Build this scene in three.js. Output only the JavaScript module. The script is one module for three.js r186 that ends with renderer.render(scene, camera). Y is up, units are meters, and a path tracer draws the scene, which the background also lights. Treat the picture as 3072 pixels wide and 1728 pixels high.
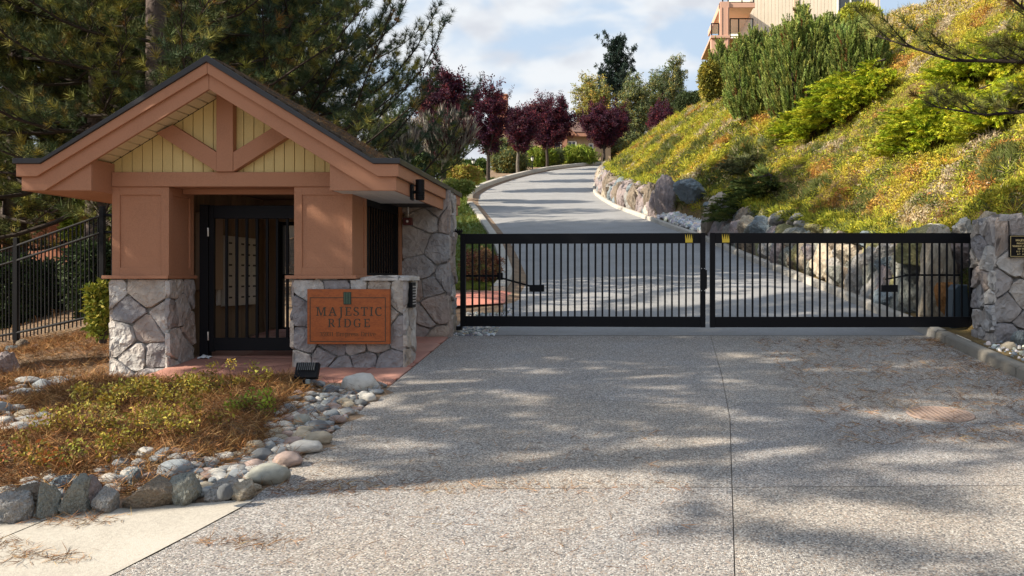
import * as THREE from 'three';
import { mergeGeometries, toCreasedNormals, mergeVertices } from 'three/addons/utils/BufferGeometryUtils.js';
import { RoundedBoxGeometry } from 'three/addons/geometries/RoundedBoxGeometry.js';
import { TextGeometry } from 'three/addons/geometries/TextGeometry.js';
import { FontLoader } from 'three/addons/loaders/FontLoader.js';
import { createNoise3D } from 'simplex-noise';

// ------------------------------------------------------------------ camera, sky, sun, exposure
const EYE = 1.1, FPX = 2580, CU = 1824, CV = 830;          // eye height, focal length and principal point in pixels of the 3072 wide photograph
const scene = new THREE.Scene();
const camera = new THREE.PerspectiveCamera(2 * Math.atan(864 / FPX) * 180 / Math.PI, 1024 / 576, 0.1, 900);
camera.position.set(0, EYE, 0);
camera.lookAt(0, EYE, -10);
camera.setViewOffset(1024, 576, -96, 11.33, 1024, 576);     // a shifted lens: verticals and the gatehouse front stay square
const renderer = new THREE.WebGLRenderer({ antialias: true });
renderer.setSize(1024, 576);
renderer.toneMapping = THREE.LinearToneMapping;
renderer.toneMappingExposure = 2.02;
renderer.shadowMap.enabled = true;

function mulberry(a) { return () => { a |= 0; a = a + 0x6D2B79F5 | 0; let t = Math.imul(a ^ a >>> 15, 1 | a); t = t + Math.imul(t ^ t >>> 7, 61 | t) ^ t; return ((t ^ t >>> 14) >>> 0) / 4294967296; }; }
const n3 = createNoise3D(mulberry(77));
const clamp = (x, a = 0, b = 1) => Math.min(b, Math.max(a, x));
const sm = (x) => { x = clamp(x); return x * x * (3 - 2 * x); };
const mix = (a, b, t) => a + (b - a) * t;
const fbm = (x, y, z, o = 4) => { let s = 0, a = 0.5, f = 1; for (let i = 0; i < o; i++) { s += a * n3(x * f, y * f, z * f); a *= 0.5; f *= 2.03; } return s; };

const SUN = new THREE.Vector3(-0.80, 0.54, 0.26).normalize();
{
  const w = 3072, h = 1536, data = new Float32Array(w * h * 4);
  for (let j = 0; j < h; j++) {
    const el = ((j + 0.5) / h - 0.5) * Math.PI, sy = Math.sin(el), cy = Math.cos(el);
    for (let i = 0; i < w; i++) {
      const o = (j * w + i) * 4;
      data[o + 3] = 1;
      if (el < 0) { data[o] = 0.20; data[o + 1] = 0.20; data[o + 2] = 0.19; continue; }
      const az = ((i + 0.5) / w - 0.5) * 2 * Math.PI, x = cy * Math.cos(az), z = cy * Math.sin(az);
      const up = Math.pow(sy, 0.6);
      let r = mix(0.37, 0.175, up), g = mix(0.42, 0.275, up), b = mix(0.465, 0.42, up);
      // cumulus: warped noise, flattened towards the horizon
      const k = 4.2, yy = sy * 1.7;
      const wx = fbm(x * 2 + 5, yy * 2, z * 2, 3) * 0.35;
      const n = fbm(x * k + wx + 3.1, yy * k * 1.25 + wx, z * k + 1.7, 7);
      const cover = sm((n + 0.26) / 0.42);
      const thick = sm((n - 0.04) / 0.4);
      const lump = fbm(x * k * 3 + 9, yy * k * 3.4 + 2, z * k * 3, 5);
      const lit = clamp(0.99 + lump * 0.3 + (n3(x * k + 0.2, (yy + 0.05) * k * 1.25, z * k + 1.7) - n3(x * k, yy * k * 1.25, z * k + 1.7)) * -0.2, 0.86, 1.08);
      const c = cover * 0.9;
      r = mix(r, 0.425 * lit, c); g = mix(g, 0.436 * lit, c); b = mix(b, 0.452 * (0.18 + 0.82 * lit), c);
      const glow = Math.pow(Math.max(0, x * SUN.x + sy * SUN.y + z * SUN.z), 9) * 0.35;
      data[o] = r + glow; data[o + 1] = g + glow * 0.95; data[o + 2] = b + glow * 0.85;
    }
  }
  const sky = new THREE.DataTexture(data, w, h, THREE.RGBAFormat, THREE.FloatType);
  sky.mapping = THREE.EquirectangularReflectionMapping;
  sky.magFilter = THREE.LinearFilter;
  sky.needsUpdate = true;
  scene.background = sky;
  scene.environment = sky;
}
const sun = new THREE.DirectionalLight(new THREE.Color().setRGB(1.0, 0.88, 0.70), 5);
sun.position.copy(SUN).multiplyScalar(80).add(new THREE.Vector3(0, 5, -30));
sun.target.position.set(0, 5, -30);
sun.castShadow = true;
Object.assign(sun.shadow.camera, { left: -70, right: 70, top: 60, bottom: -60, near: 1, far: 220 });
scene.add(sun, sun.target);

// ------------------------------------------------------------------ helpers: names, labels, geometry
const V3 = (x, y, z) => new THREE.Vector3(x, y, z);
const W = (x, y, d) => V3(x, y, -d);
const pt = (U, V, d) => V3((U - CU) * d / FPX, EYE + (CV - V) * d / FPX, -d);           // photograph pixel at a distance
const onPlane = (U, V) => { const d = 1.932 / (0.08 + (V - CV) / FPX); return [(U - CU) * d / FPX, d]; };  // pixel on the driveway's slope
const used = new Map();
function numbered(name) { const n = used.get(name) || 0; used.set(name, n + 1); return n ? name + '_' + String(n).padStart(3, '0') : name; }
function tag(o, label, category, group, kind) { o.userData = { label, category }; if (group) o.userData.group = group; if (kind) o.userData.kind = kind; return o; }
function thing(name, label, category, pos = [0, 0, 0], group, kind) { const o = new THREE.Group(); o.name = numbered(name); o.position.set(...pos); scene.add(o); return tag(o, label, category, group, kind); }
function part(parent, name, g, m, label) { const o = new THREE.Mesh(g, m); o.name = name; o.castShadow = o.receiveShadow = true; if (label) o.userData.label = label; parent.add(o); return o; }
function solo(name, label, category, g, m, group, kind) { const o = new THREE.Mesh(g, m); o.name = numbered(name); o.castShadow = o.receiveShadow = true; scene.add(o); return tag(o, label, category, group, kind); }
function copyOf(src, pos, turn, scale, label, group) { const c = src.clone(); c.name = numbered(src.name.replace(/_\d+$/, '')); c.userData = { ...src.userData, label }; if (group) c.userData.group = group; else if (group === null) delete c.userData.group; c.position.set(...pos); c.rotation.y = turn; c.scale.setScalar(scale); scene.add(c); return c; }
function inst(parent, name, g, m, mats, cols, kind) {
  const o = new THREE.InstancedMesh(g, m, mats.length); o.name = name; o.castShadow = o.receiveShadow = true;
  mats.forEach((x, i) => o.setMatrixAt(i, x)); if (cols) cols.forEach((c, i) => o.setColorAt(i, c));
  o.userData.kind = kind || 'stuff'; parent.add(o); return o;
}
function boxUV(g, s = 1) {
  if (!g.attributes.normal) g.computeVertexNormals();
  const p = g.attributes.position, n = g.attributes.normal, uv = new Float32Array(p.count * 2);
  for (let i = 0; i < p.count; i++) {
    const ax = Math.abs(n.getX(i)), ay = Math.abs(n.getY(i)), az = Math.abs(n.getZ(i)), x = p.getX(i), y = p.getY(i), z = p.getZ(i);
    const [u, v] = ax > ay && ax > az ? [z, y] : ay > az ? [x, z] : [x, y];
    uv[2 * i] = u * s; uv[2 * i + 1] = v * s;
  }
  g.setAttribute('uv', new THREE.BufferAttribute(uv, 2)); return g;
}
function bx(x0, x1, y0, y1, d0, d1, r = 0.004) {
  const w = x1 - x0, h = y1 - y0, e = d1 - d0, g = r ? new RoundedBoxGeometry(w, h, e, 1, Math.min(r, w / 3, h / 3, e / 3)) : new THREE.BoxGeometry(w, h, e);
  g.translate((x0 + x1) / 2, (y0 + y1) / 2, -(d0 + d1) / 2); return boxUV(g);
}
const clean = (g) => { g = g.index ? g.toNonIndexed() : g; for (const k of Object.keys(g.attributes)) if (!['position', 'normal', 'uv'].includes(k)) g.deleteAttribute(k); if (!g.attributes.uv) boxUV(g); return g; };
const merge = (a) => mergeGeometries(a.map(clean));
// prism: outline in (x, y), from distance d0 to d1
function prism(points, d0, d1, bevel = 0) {
  const s = new THREE.Shape(points.map((p) => new THREE.Vector2(p[0], p[1])));
  const g = new THREE.ExtrudeGeometry(s, { depth: d1 - d0 - 2 * bevel, bevelEnabled: bevel > 0, bevelThickness: bevel, bevelSize: bevel, bevelOffset: -bevel, bevelSegments: 1 });
  g.translate(0, 0, -d1 + bevel); return boxUV(g);
}
// tapered tube through points
function tube(pts, radii, radial = 6, cap = true) {
  const pos = [], idx = [], uv = []; let len = 0;
  const t = V3(), a = V3(), b = V3(), ref = V3();
  for (let i = 0; i < pts.length; i++) {
    t.copy(pts[Math.min(i + 1, pts.length - 1)]).sub(pts[Math.max(i - 1, 0)]).normalize();
    if (!i) { ref.set(Math.abs(t.y) < 0.9 ? 0 : 1, Math.abs(t.y) < 0.9 ? 1 : 0, 0); } else len += pts[i].distanceTo(pts[i - 1]);
    a.copy(ref).addScaledVector(t, -ref.dot(t)).normalize(); b.crossVectors(t, a); ref.copy(a);
    for (let j = 0; j <= radial; j++) { const q = j / radial * Math.PI * 2, c = Math.cos(q) * radii[i], s = Math.sin(q) * radii[i]; pos.push(pts[i].x + a.x * c + b.x * s, pts[i].y + a.y * c + b.y * s, pts[i].z + a.z * c + b.z * s); uv.push(j / radial, len); }
  }
  const m = radial + 1;
  for (let i = 0; i < pts.length - 1; i++) for (let j = 0; j < radial; j++) { const p = i * m + j; idx.push(p, p + 1, p + m, p + 1, p + m + 1, p + m); }
  if (cap) for (const e of [0, pts.length - 1]) { const c = pos.length / 3; pos.push(pts[e].x, pts[e].y, pts[e].z); uv.push(0.5, len); for (let j = 0; j < radial; j++) e ? idx.push(e * m + j, e * m + j + 1, c) : idx.push(j + 1, j, c); }
  const g = new THREE.BufferGeometry();
  g.setAttribute('position', new THREE.Float32BufferAttribute(pos, 3)); g.setAttribute('uv', new THREE.Float32BufferAttribute(uv, 2)); g.setIndex(idx); g.computeVertexNormals(); return g;
}
const rod = (a, b, r, n = 8) => tube([a, b], [r, r], n);
// a patch of points f(i, j)
function grid(nu, nv, f, uvf) {
  const pos = [], uv = [], idx = [];
  for (let j = 0; j <= nv; j++) for (let i = 0; i <= nu; i++) { const p = f(i / nu, j / nv); pos.push(p.x, p.y, p.z); uv.push(...(uvf ? uvf(p) : [p.x, p.z])); }
  for (let j = 0; j < nv; j++) for (let i = 0; i < nu; i++) { const a = j * (nu + 1) + i, b = a + nu + 1; idx.push(a, a + 1, b, a + 1, b + 1, b); }
  const g = new THREE.BufferGeometry();
  g.setAttribute('position', new THREE.Float32BufferAttribute(pos, 3)); g.setAttribute('uv', new THREE.Float32BufferAttribute(uv, 2)); g.setIndex(idx); g.computeVertexNormals(); return g;
}
const lut = (xs, ys) => (x) => { if (x <= xs[0]) return ys[0]; for (let i = 1; i < xs.length; i++) if (x <= xs[i]) return mix(ys[i - 1], ys[i], (x - xs[i - 1]) / (xs[i] - xs[i - 1])); return ys[ys.length - 1]; };
const smoothed = (f, r) => (x) => { let s = 0; for (let i = -4; i <= 4; i++) s += f(x + i * r / 4); return s / 9; };

// ------------------------------------------------------------------ textures
const srgb8 = (c) => { c = clamp(c); return Math.round(255 * (c <= 0.0031308 ? c * 12.92 : 1.055 * Math.pow(c, 1 / 2.4) - 0.055)); };
function tex(n, f, color = true) {
  const d = new Uint8Array(n * n * 4);
  for (let y = 0; y < n; y++) for (let x = 0; x < n; x++) { const c = f(x / n, y / n, x, y), o = (y * n + x) * 4; for (let k = 0; k < 3; k++) { const v = typeof c === 'number' ? c : c[k]; d[o + k] = color ? srgb8(v) : Math.round(255 * clamp(v)); } d[o + 3] = 255; }
  const t = new THREE.DataTexture(d, n, n); t.wrapS = t.wrapT = THREE.RepeatWrapping; t.magFilter = THREE.LinearFilter; if (color) t.colorSpace = THREE.SRGBColorSpace; t.needsUpdate = true; return t;
}
const hash2 = (x, y, s) => { let h = Math.imul(x, 374761393) ^ Math.imul(y, 668265263) ^ Math.imul(s, 974634777); h = Math.imul(h ^ h >>> 13, 1274126177); return ((h ^ h >>> 16) >>> 0) / 4294967296; };
function tn(u, v, p, s) { u *= p; v *= p; const x = Math.floor(u), y = Math.floor(v), a = sm(u - x), b = sm(v - y), w = (q) => ((q % p) + p) % p, h = (i, j) => hash2(w(x + i), w(y + j), s); return mix(mix(h(0, 0), h(1, 0), a), mix(h(0, 1), h(1, 1), a), b); }
const tf = (u, v, p, s, o = 4) => { let r = 0, a = 0.5, q = 0; for (let i = 0; i < o; i++) { r += a * tn(u, v, p, s + i); q += a; a *= 0.55; p *= 2; } return r / q; };
const rep = (t, s) => { const c = t.clone(); c.repeat.set(s, s); c.needsUpdate = true; return c; };
// exposed aggregate: a field of little stones
const AGG = 120, aggCell = new Float32Array(1024 * 1024 * 2);
const pebbleTone = (h) => h < 0.28 ? [0.36, 0.335, 0.31] : h < 0.44 ? [0.25, 0.238, 0.23] : h < 0.62 ? [0.50, 0.47, 0.44] : h < 0.8 ? [0.125, 0.122, 0.128] : h < 0.91 ? [0.34, 0.27, 0.22] : [0.64, 0.62, 0.59];
const texAgg = tex(1024, (u, v, px, py) => {
  const x = u * AGG, y = v * AGG, ix = Math.floor(x), iy = Math.floor(y); let best = 9, second = 9, id = 0;
  for (let j = -1; j <= 1; j++) for (let i = -1; i <= 1; i++) { const cx = (ix + i + AGG) % AGG, cy = (iy + j + AGG) % AGG, dx = ix + i + hash2(cx, cy, 1) - x, dy = iy + j + hash2(cx, cy, 2) - y, q = dx * dx + dy * dy; if (q < best) { second = best; best = q; id = hash2(cx, cy, 3); } else if (q < second) second = q; }
  const edge = clamp((Math.sqrt(second) - Math.sqrt(best)) * 2.2); aggCell[(py * 1024 + px) * 2] = edge;
  const c = pebbleTone(id), m = [0.25, 0.235, 0.22], k = 0.35 + 0.65 * sm(edge * 1.6), w = 0.9 + 0.2 * tf(u, v, 24, 5, 3);
  return [0, 1, 2].map((q) => mix(m[q], c[q], k) * w);
});
const texAggBump = tex(1024, (u, v, px, py) => sm(aggCell[(py * 1024 + px) * 2]) * 0.8 + 0.2 * tf(u, v, 16, 9, 3), false);
const texConc = tex(1024, (u, v) => { const a = tf(u, v, 5, 21, 6), s = tn(u, v, 300, 4), b = tn(u, v, 120, 8); const k = 0.72 + 0.4 * a + (s - 0.5) * 0.22 + (b - 0.5) * 0.14; return [k, k * 0.985, k * 0.96]; });
const texConcBump = tex(512, (u, v) => 0.5 * tf(u, v, 24, 31, 4) + 0.5 * tn(u, v, 160, 6), false);
const texStone = tex(512, (u, v) => { const a = tf(u, v, 4, 41, 6), b = tf(u, v, 11, 45, 4), c = tf(u, v, 3, 49, 3), k = 0.5 + 0.62 * a + 0.3 * (b - 0.5); return [k * (1 + 0.16 * (c - 0.5)), k, k * (1 - 0.12 * (c - 0.5))]; });
const texStoneBump = tex(512, (u, v) => { const a = tf(u, v, 6, 51, 6), r = Math.abs(tf(u, v, 5, 57, 4) - 0.5) * 2; return 0.6 * a + 0.4 * Math.pow(1 - r, 3); }, false);
const texStuccoBump = tex(512, (u, v) => 0.6 * tn(u, v, 128, 61) + 0.4 * tf(u, v, 32, 63, 3), false);
const texPaint = tex(512, (u, v) => { const k = 0.86 + 0.28 * tf(u, v, 4, 71, 6) + 0.17 * (tn(u, v, 220, 3) - 0.5); return [k, k, k]; });
const texBark = tex(512, (u, v) => { const q = tf(u + 0.06 * tf(u, v, 6, 81, 3), v * 1, 9, 82, 5), r = Math.abs(tn(u + 0.05 * tn(u, v, 8, 83), v, 14, 84) - 0.5) * 2; const k = 0.35 + 0.9 * q * (0.5 + 0.5 * r); return [k, k * 0.95, k * 0.9]; });
const texBarkBump = tex(512, (u, v) => Math.abs(tn(u + 0.05 * tn(u, v, 8, 83), v, 14, 84) - 0.5) * 1.2 + 0.4 * tf(u, v, 20, 85, 4), false);
const texWood = tex(512, (u, v) => { const g = tf(u, v, 3, 91, 3), s = tn(u * 0.5, v + 0.03 * g, 90, 92), t = tn(u * 0.5 + 0.1 * g, v + 0.05 * g, 26, 93); const k = 0.7 + 0.3 * s + 0.25 * (t - 0.3); return [k, k * 0.95, k * 0.85]; });
const texSoil = tex(1024, (u, v) => { const a = tf(u, v, 8, 101, 6), b = tn(u, v, 220, 102), c = tf(u, v, 5, 103, 3); const k = 0.35 + 0.8 * a + 0.4 * (b - 0.5); return [k * 1.1, k * (0.72 + 0.2 * c), k * (0.5 + 0.2 * c)]; });
const texSoilBump = tex(512, (u, v) => tf(u, v, 30, 111, 5), false);

function std(rgb, rough = 0.8, o = {}) { const m = new THREE.MeshStandardMaterial({ roughness: rough, metalness: 0, ...o }); m.color.setRGB(...rgb); return m; }
function satin(rgb, rough, o = {}) { const m = new THREE.MeshPhysicalMaterial({ roughness: rough, specularIntensity: 0.3, ...o }); m.color.setRGB(...rgb); return m; }
const M = {
  agg: std([0.92, 0.925, 0.945], 0.85, { map: rep(texAgg, 0.82), bumpMap: rep(texAggBump, 0.82), bumpScale: 0.004, vertexColors: true }),
  aggWarm: std([0.97, 0.955, 0.935], 0.85, { map: rep(texAgg, 0.79), bumpMap: rep(texAggBump, 0.79), bumpScale: 0.004, vertexColors: true }),
  road: std([0.275, 0.28, 0.295], 0.85, { map: rep(texConc, 0.28), bumpMap: rep(texAggBump, 0.6), bumpScale: 0.003 }),
  walk: std([0.43, 0.405, 0.365], 0.85, { map: rep(texConc, 0.45), bumpMap: rep(texConcBump, 1.2), bumpScale: 0.002 }),
  kerb: std([0.42, 0.40, 0.37], 0.85, { map: rep(texConc, 0.7), bumpMap: rep(texConcBump, 1.5), bumpScale: 0.003 }),
  kerbDirty: std([0.23, 0.215, 0.19], 0.9, { map: rep(texConc, 0.9), bumpMap: rep(texConcBump, 1.5), bumpScale: 0.004 }),
  dark: std([0.05, 0.045, 0.04], 0.95),
  mortar: std([0.27, 0.26, 0.25], 0.95, { bumpMap: rep(texConcBump, 3), bumpScale: 0.004 }),
  stucco: std([0.405, 0.197, 0.117], 0.85, { map: rep(texPaint, 0.5), bumpMap: rep(texStuccoBump, 1.8), bumpScale: 0.003 }),
  trimBoard: std([0.405, 0.193, 0.113], 0.75, { map: rep(texPaint, 0.7), bumpMap: rep(texStuccoBump, 2), bumpScale: 0.0008 }),
  cream: std([0.64, 0.50, 0.225], 0.8, { map: rep(texPaint, 0.8) }),
  soffit: std([0.72, 0.60, 0.40], 0.8, { map: rep(texPaint, 0.8) }),
  soffitGrey: std([0.62, 0.61, 0.58], 0.8, { map: rep(texPaint, 0.8) }),
  black: satin([0.006, 0.0065, 0.009], 0.5, { bumpMap: rep(texStuccoBump, 2), bumpScale: 0.0004 }),
  blackMatte: satin([0.008, 0.0085, 0.011], 0.7),
  blackBar: satin([0.007, 0.0075, 0.010], 0.6),
  flash: std([0.035, 0.035, 0.04], 0.45, { metalness: 0.3 }),
  yellow: std([0.72, 0.52, 0.04], 0.5),
  steel: std([0.6, 0.6, 0.6], 0.35, { metalness: 0.9 }),
  white: std([0.75, 0.75, 0.74], 0.6),
  red: std([0.47, 0.185, 0.14], 0.8, { map: rep(texConc, 0.8), bumpMap: rep(texConcBump, 1.5), bumpScale: 0.003 }),
  bark: std([0.135, 0.105, 0.098], 0.95, { map: texBark, bumpMap: texBarkBump, bumpScale: 0.02 }),
  barkDark: std([0.06, 0.045, 0.04], 0.95, { map: texBark, bumpMap: texBarkBump, bumpScale: 0.01 }),
  barkGrey: std([0.20, 0.18, 0.16], 0.95, { map: texBark, bumpMap: texBarkBump, bumpScale: 0.01 }),
  twigGrey: std([0.27, 0.245, 0.22], 0.9),
  signWood: std([0.37, 0.095, 0.017], 0.5, { map: rep(texWood, 1.2), bumpMap: rep(texWood, 1.2), bumpScale: 0.001 }),
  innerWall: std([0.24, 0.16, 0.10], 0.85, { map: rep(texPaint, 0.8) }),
  soil: std([0.24, 0.215, 0.19], 1, { map: rep(texSoil, 0.5), bumpMap: rep(texSoilBump, 0.8), bumpScale: 0.02 }),
  hillSoil: std([0.19, 0.17, 0.085], 1, { map: rep(texSoil, 0.5), bumpMap: rep(texSoilBump, 0.8), bumpScale: 0.03 }),
  lawn: std([0.10, 0.15, 0.03], 1, { bumpMap: rep(texSoilBump, 2), bumpScale: 0.02 }),
  glass: std([0.05, 0.06, 0.07], 0.08),
};
const leafMat = (t = 0.35) => { const m = new THREE.MeshPhysicalMaterial({ roughness: 0.75, transmission: t, thickness: 0, side: THREE.DoubleSide }); m.specularIntensity = 0.35; return m; };
const ML = leafMat(0.3), MN = new THREE.MeshPhysicalMaterial({ roughness: 0.8, specularIntensity: 0.25, side: THREE.DoubleSide }), MLitter = new THREE.MeshPhysicalMaterial({ roughness: 0.9, specularIntensity: 0.3, side: THREE.DoubleSide });
const col = (r, g, b) => new THREE.Color().setRGB(r, g, b);
const pick = (R, a) => a[Math.floor(R() * a.length)];
const vary = (R, c, s = 0.25) => { const k = 1 + (R() - 0.5) * 2 * s; return col(c[0] * k * (1 + (R() - 0.5) * s), c[1] * k, c[2] * k * (1 + (R() - 0.5) * s)); };

// ------------------------------------------------------------------ the lie of the land
const roadY0 = lut([-40, 13, 14.6, 19.5, 23, 26.5, 33.2, 40, 49.5, 80, 95, 140, 400], [-4.032, 0.208, 0.36, 1.03, 1.55, 2.16, 3.23, 4.32, 5.84, 11.5, 13.6, 14.2, 14.2]);
const roadYs = smoothed(roadY0, 1.6);
const roadY = (d) => d < 11.2 ? 0.08 * (d - 10.4) : roadYs(d);
const XR = smoothed(lut([0, 9.5, 12, 13.2, 15, 16.6, 18.6, 21.3, 23.9, 26.5, 29.9, 32, 35, 38.4, 40, 45, 49.5, 53, 58, 64, 70, 76, 84, 130], [4.3, 4.62, 4.76, 4.84, 4.75, 4.62, 4.38, 3.99, 3.51, 3.09, 2.34, 1.92, 1.3, 0.58, 0.25, -0.38, -0.82, -0.97, -0.9, -0.6, 0.8, 4, 11, 60]), 1.2);
const XLb = smoothed(lut([14.5, 17, 19.4, 23, 26.3, 29, 33.2, 40, 42.4, 49, 53.2, 57.8, 61.9, 66.2, 72, 75, 79, 80.4, 84, 90], [-1.72, -2.1, -2.1, -2.68, -3.28, -3.84, -4.72, -6.17, -6.72, -7.65, -7.71, -7.35, -6.86, -6.13, -4.86, -3.55, -1.59, -0.6, 4, 20]), 1.0);
const XL = (d) => d < 12.9 ? -2.36 : d < 14.6 ? -1.72 : XLb(d);
const bank = (t, d, x) => {
  if (t < 0.25) return 0;
  const r = 1.15 * sm((t - 0.25) / 0.75), s = t < 1 ? 0 : 0.74 * (Math.min(t, 10.5) - 1) + 0.08 * Math.max(0, t - 10.5);
  return (r + s + (t > 1 ? 0.32 * fbm(x * 0.45, d * 0.35, 3, 3) + 0.16 * n3(x * 1.3, d * 1.2, 7) : 0)) * (d > 60 ? 1 - 0.5 * sm((d - 60) / 25) : 1);
};
function groundY(x, d) {
  const xr = XR(d), xl = XL(d), push = d < 12.6 ? 2.6 * sm((12.6 - d) / 1.2) : 0;
  if (x > xr + 0.3) return roadY(d) + 0.08 + bank(x - xr - 0.3 - push, d, x);
  if (x > xl) return roadY(d);
  // gatehouse side
  let y = 0.08 * (Math.min(d, 13.2) - 10.4) - 0.17 * Math.max(0, Math.min(-7.6 - x, 7)) + 0.16 * clamp(d - 15.3, 0, 7);
  if (d < 10.4 && d > 9 && x < -5.4) y -= 0.12 * sm((d - 9) / 1) ;
  else if (d >= 10.4 && x < -5.4) y -= 0.12 * (1 - sm((d - 10.4) / 1.4));
  if (x < -2.4 && d < 9.5) y += 0.17 * sm((-2.72 - x) / 0.6) * sm((d - 5.75) / 0.7) * sm((9.35 - d) / 0.5) * (0.8 + 0.35 * n3(x * 1.1, d * 1.1, 2));
  y += 0.025 * n3(x * 2.1, d * 2.1, 5) * (d > 9.4 && d < 14.2 && x > -6.1 ? 0 : 1);
  const k = d < 14 ? 0 : sm((x - (xl - 13)) / 8) * sm((d - 14) / 3);
  return mix(y, roadY(d) + 0.05, k);
}
const onGround = (U, V, d0 = 4.6, d1 = 130) => {    // where the sight line through a pixel first meets the land
  const at = (d) => [(U - CU) * d / FPX, EYE + (CV - V) * d / FPX];
  for (let d = d0; d < d1; d += 0.05) { const [x, y] = at(d); if (groundY(x, d) >= y) return [x, d, y]; }
  const [x, y] = at(d1); return [x, d1, y];
};
// ------------------------------------------------------------------ ground, hillside, driveway, road, kerbs
const steps = (...r) => { const o = []; for (const [a, b, s] of r) for (let x = a; x < b - 1e-6; x += s) o.push(x); o.push(r[r.length - 1][1]); return o; };
const gridOf = (us, vs, f) => grid(us.length - 1, vs.length - 1, (u, v) => f(us[Math.round(u * (us.length - 1))], vs[Math.round(v * (vs.length - 1))]));
const DS = steps([-60, 3, 9], [3, 20, 0.2], [20, 60, 0.6], [60, 110, 1.4], [110, 400, 20]);
{
  const us = steps([-250, -30, 20], [-30, -10, 0.7], [-10, 0, 0.18], [0, 1, 0.125]);
  const g = gridOf(us, DS, (u, d) => {
    const xl = XL(d), xr = XR(d) + 0.7, x = u <= 0 ? xl + u : mix(xl, xr, u);
    let y = groundY(Math.min(x, XR(d) + 0.28), d);
    if (u > 0.01 || (x > -5.3 && x < -2.3 && d > 9.42 && d < 14.2)) y -= 0.09;
    if (d < 5.45 + 0.22 * clamp((x + 3.8) / 1.4) && x < -2.2) y = roadY(d) - 0.09;
    return W(x, y, d);
  });
  solo('ground', 'brown earth littered with dry pine needles beside the gatehouse', 'ground', g, M.soil, null, 'structure');
  const ts = steps([0.3, 1.4, 0.1], [1.4, 14, 0.25], [14, 30, 1.6], [30, 280, 25]);
  const hd = steps([-60, 10, 10], [10, 12, 1], [12, 40, 0.3], [40, 100, 0.7], [100, 400, 20]);
  solo('hillside', 'steep bank planted with ground cover above the rock wall', 'hillside', gridOf(ts, hd, (t, d) => W(XR(d) + t, groundY(XR(d) + t + 0.001, d), d)), M.hillSoil, null, 'structure');
}
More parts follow.
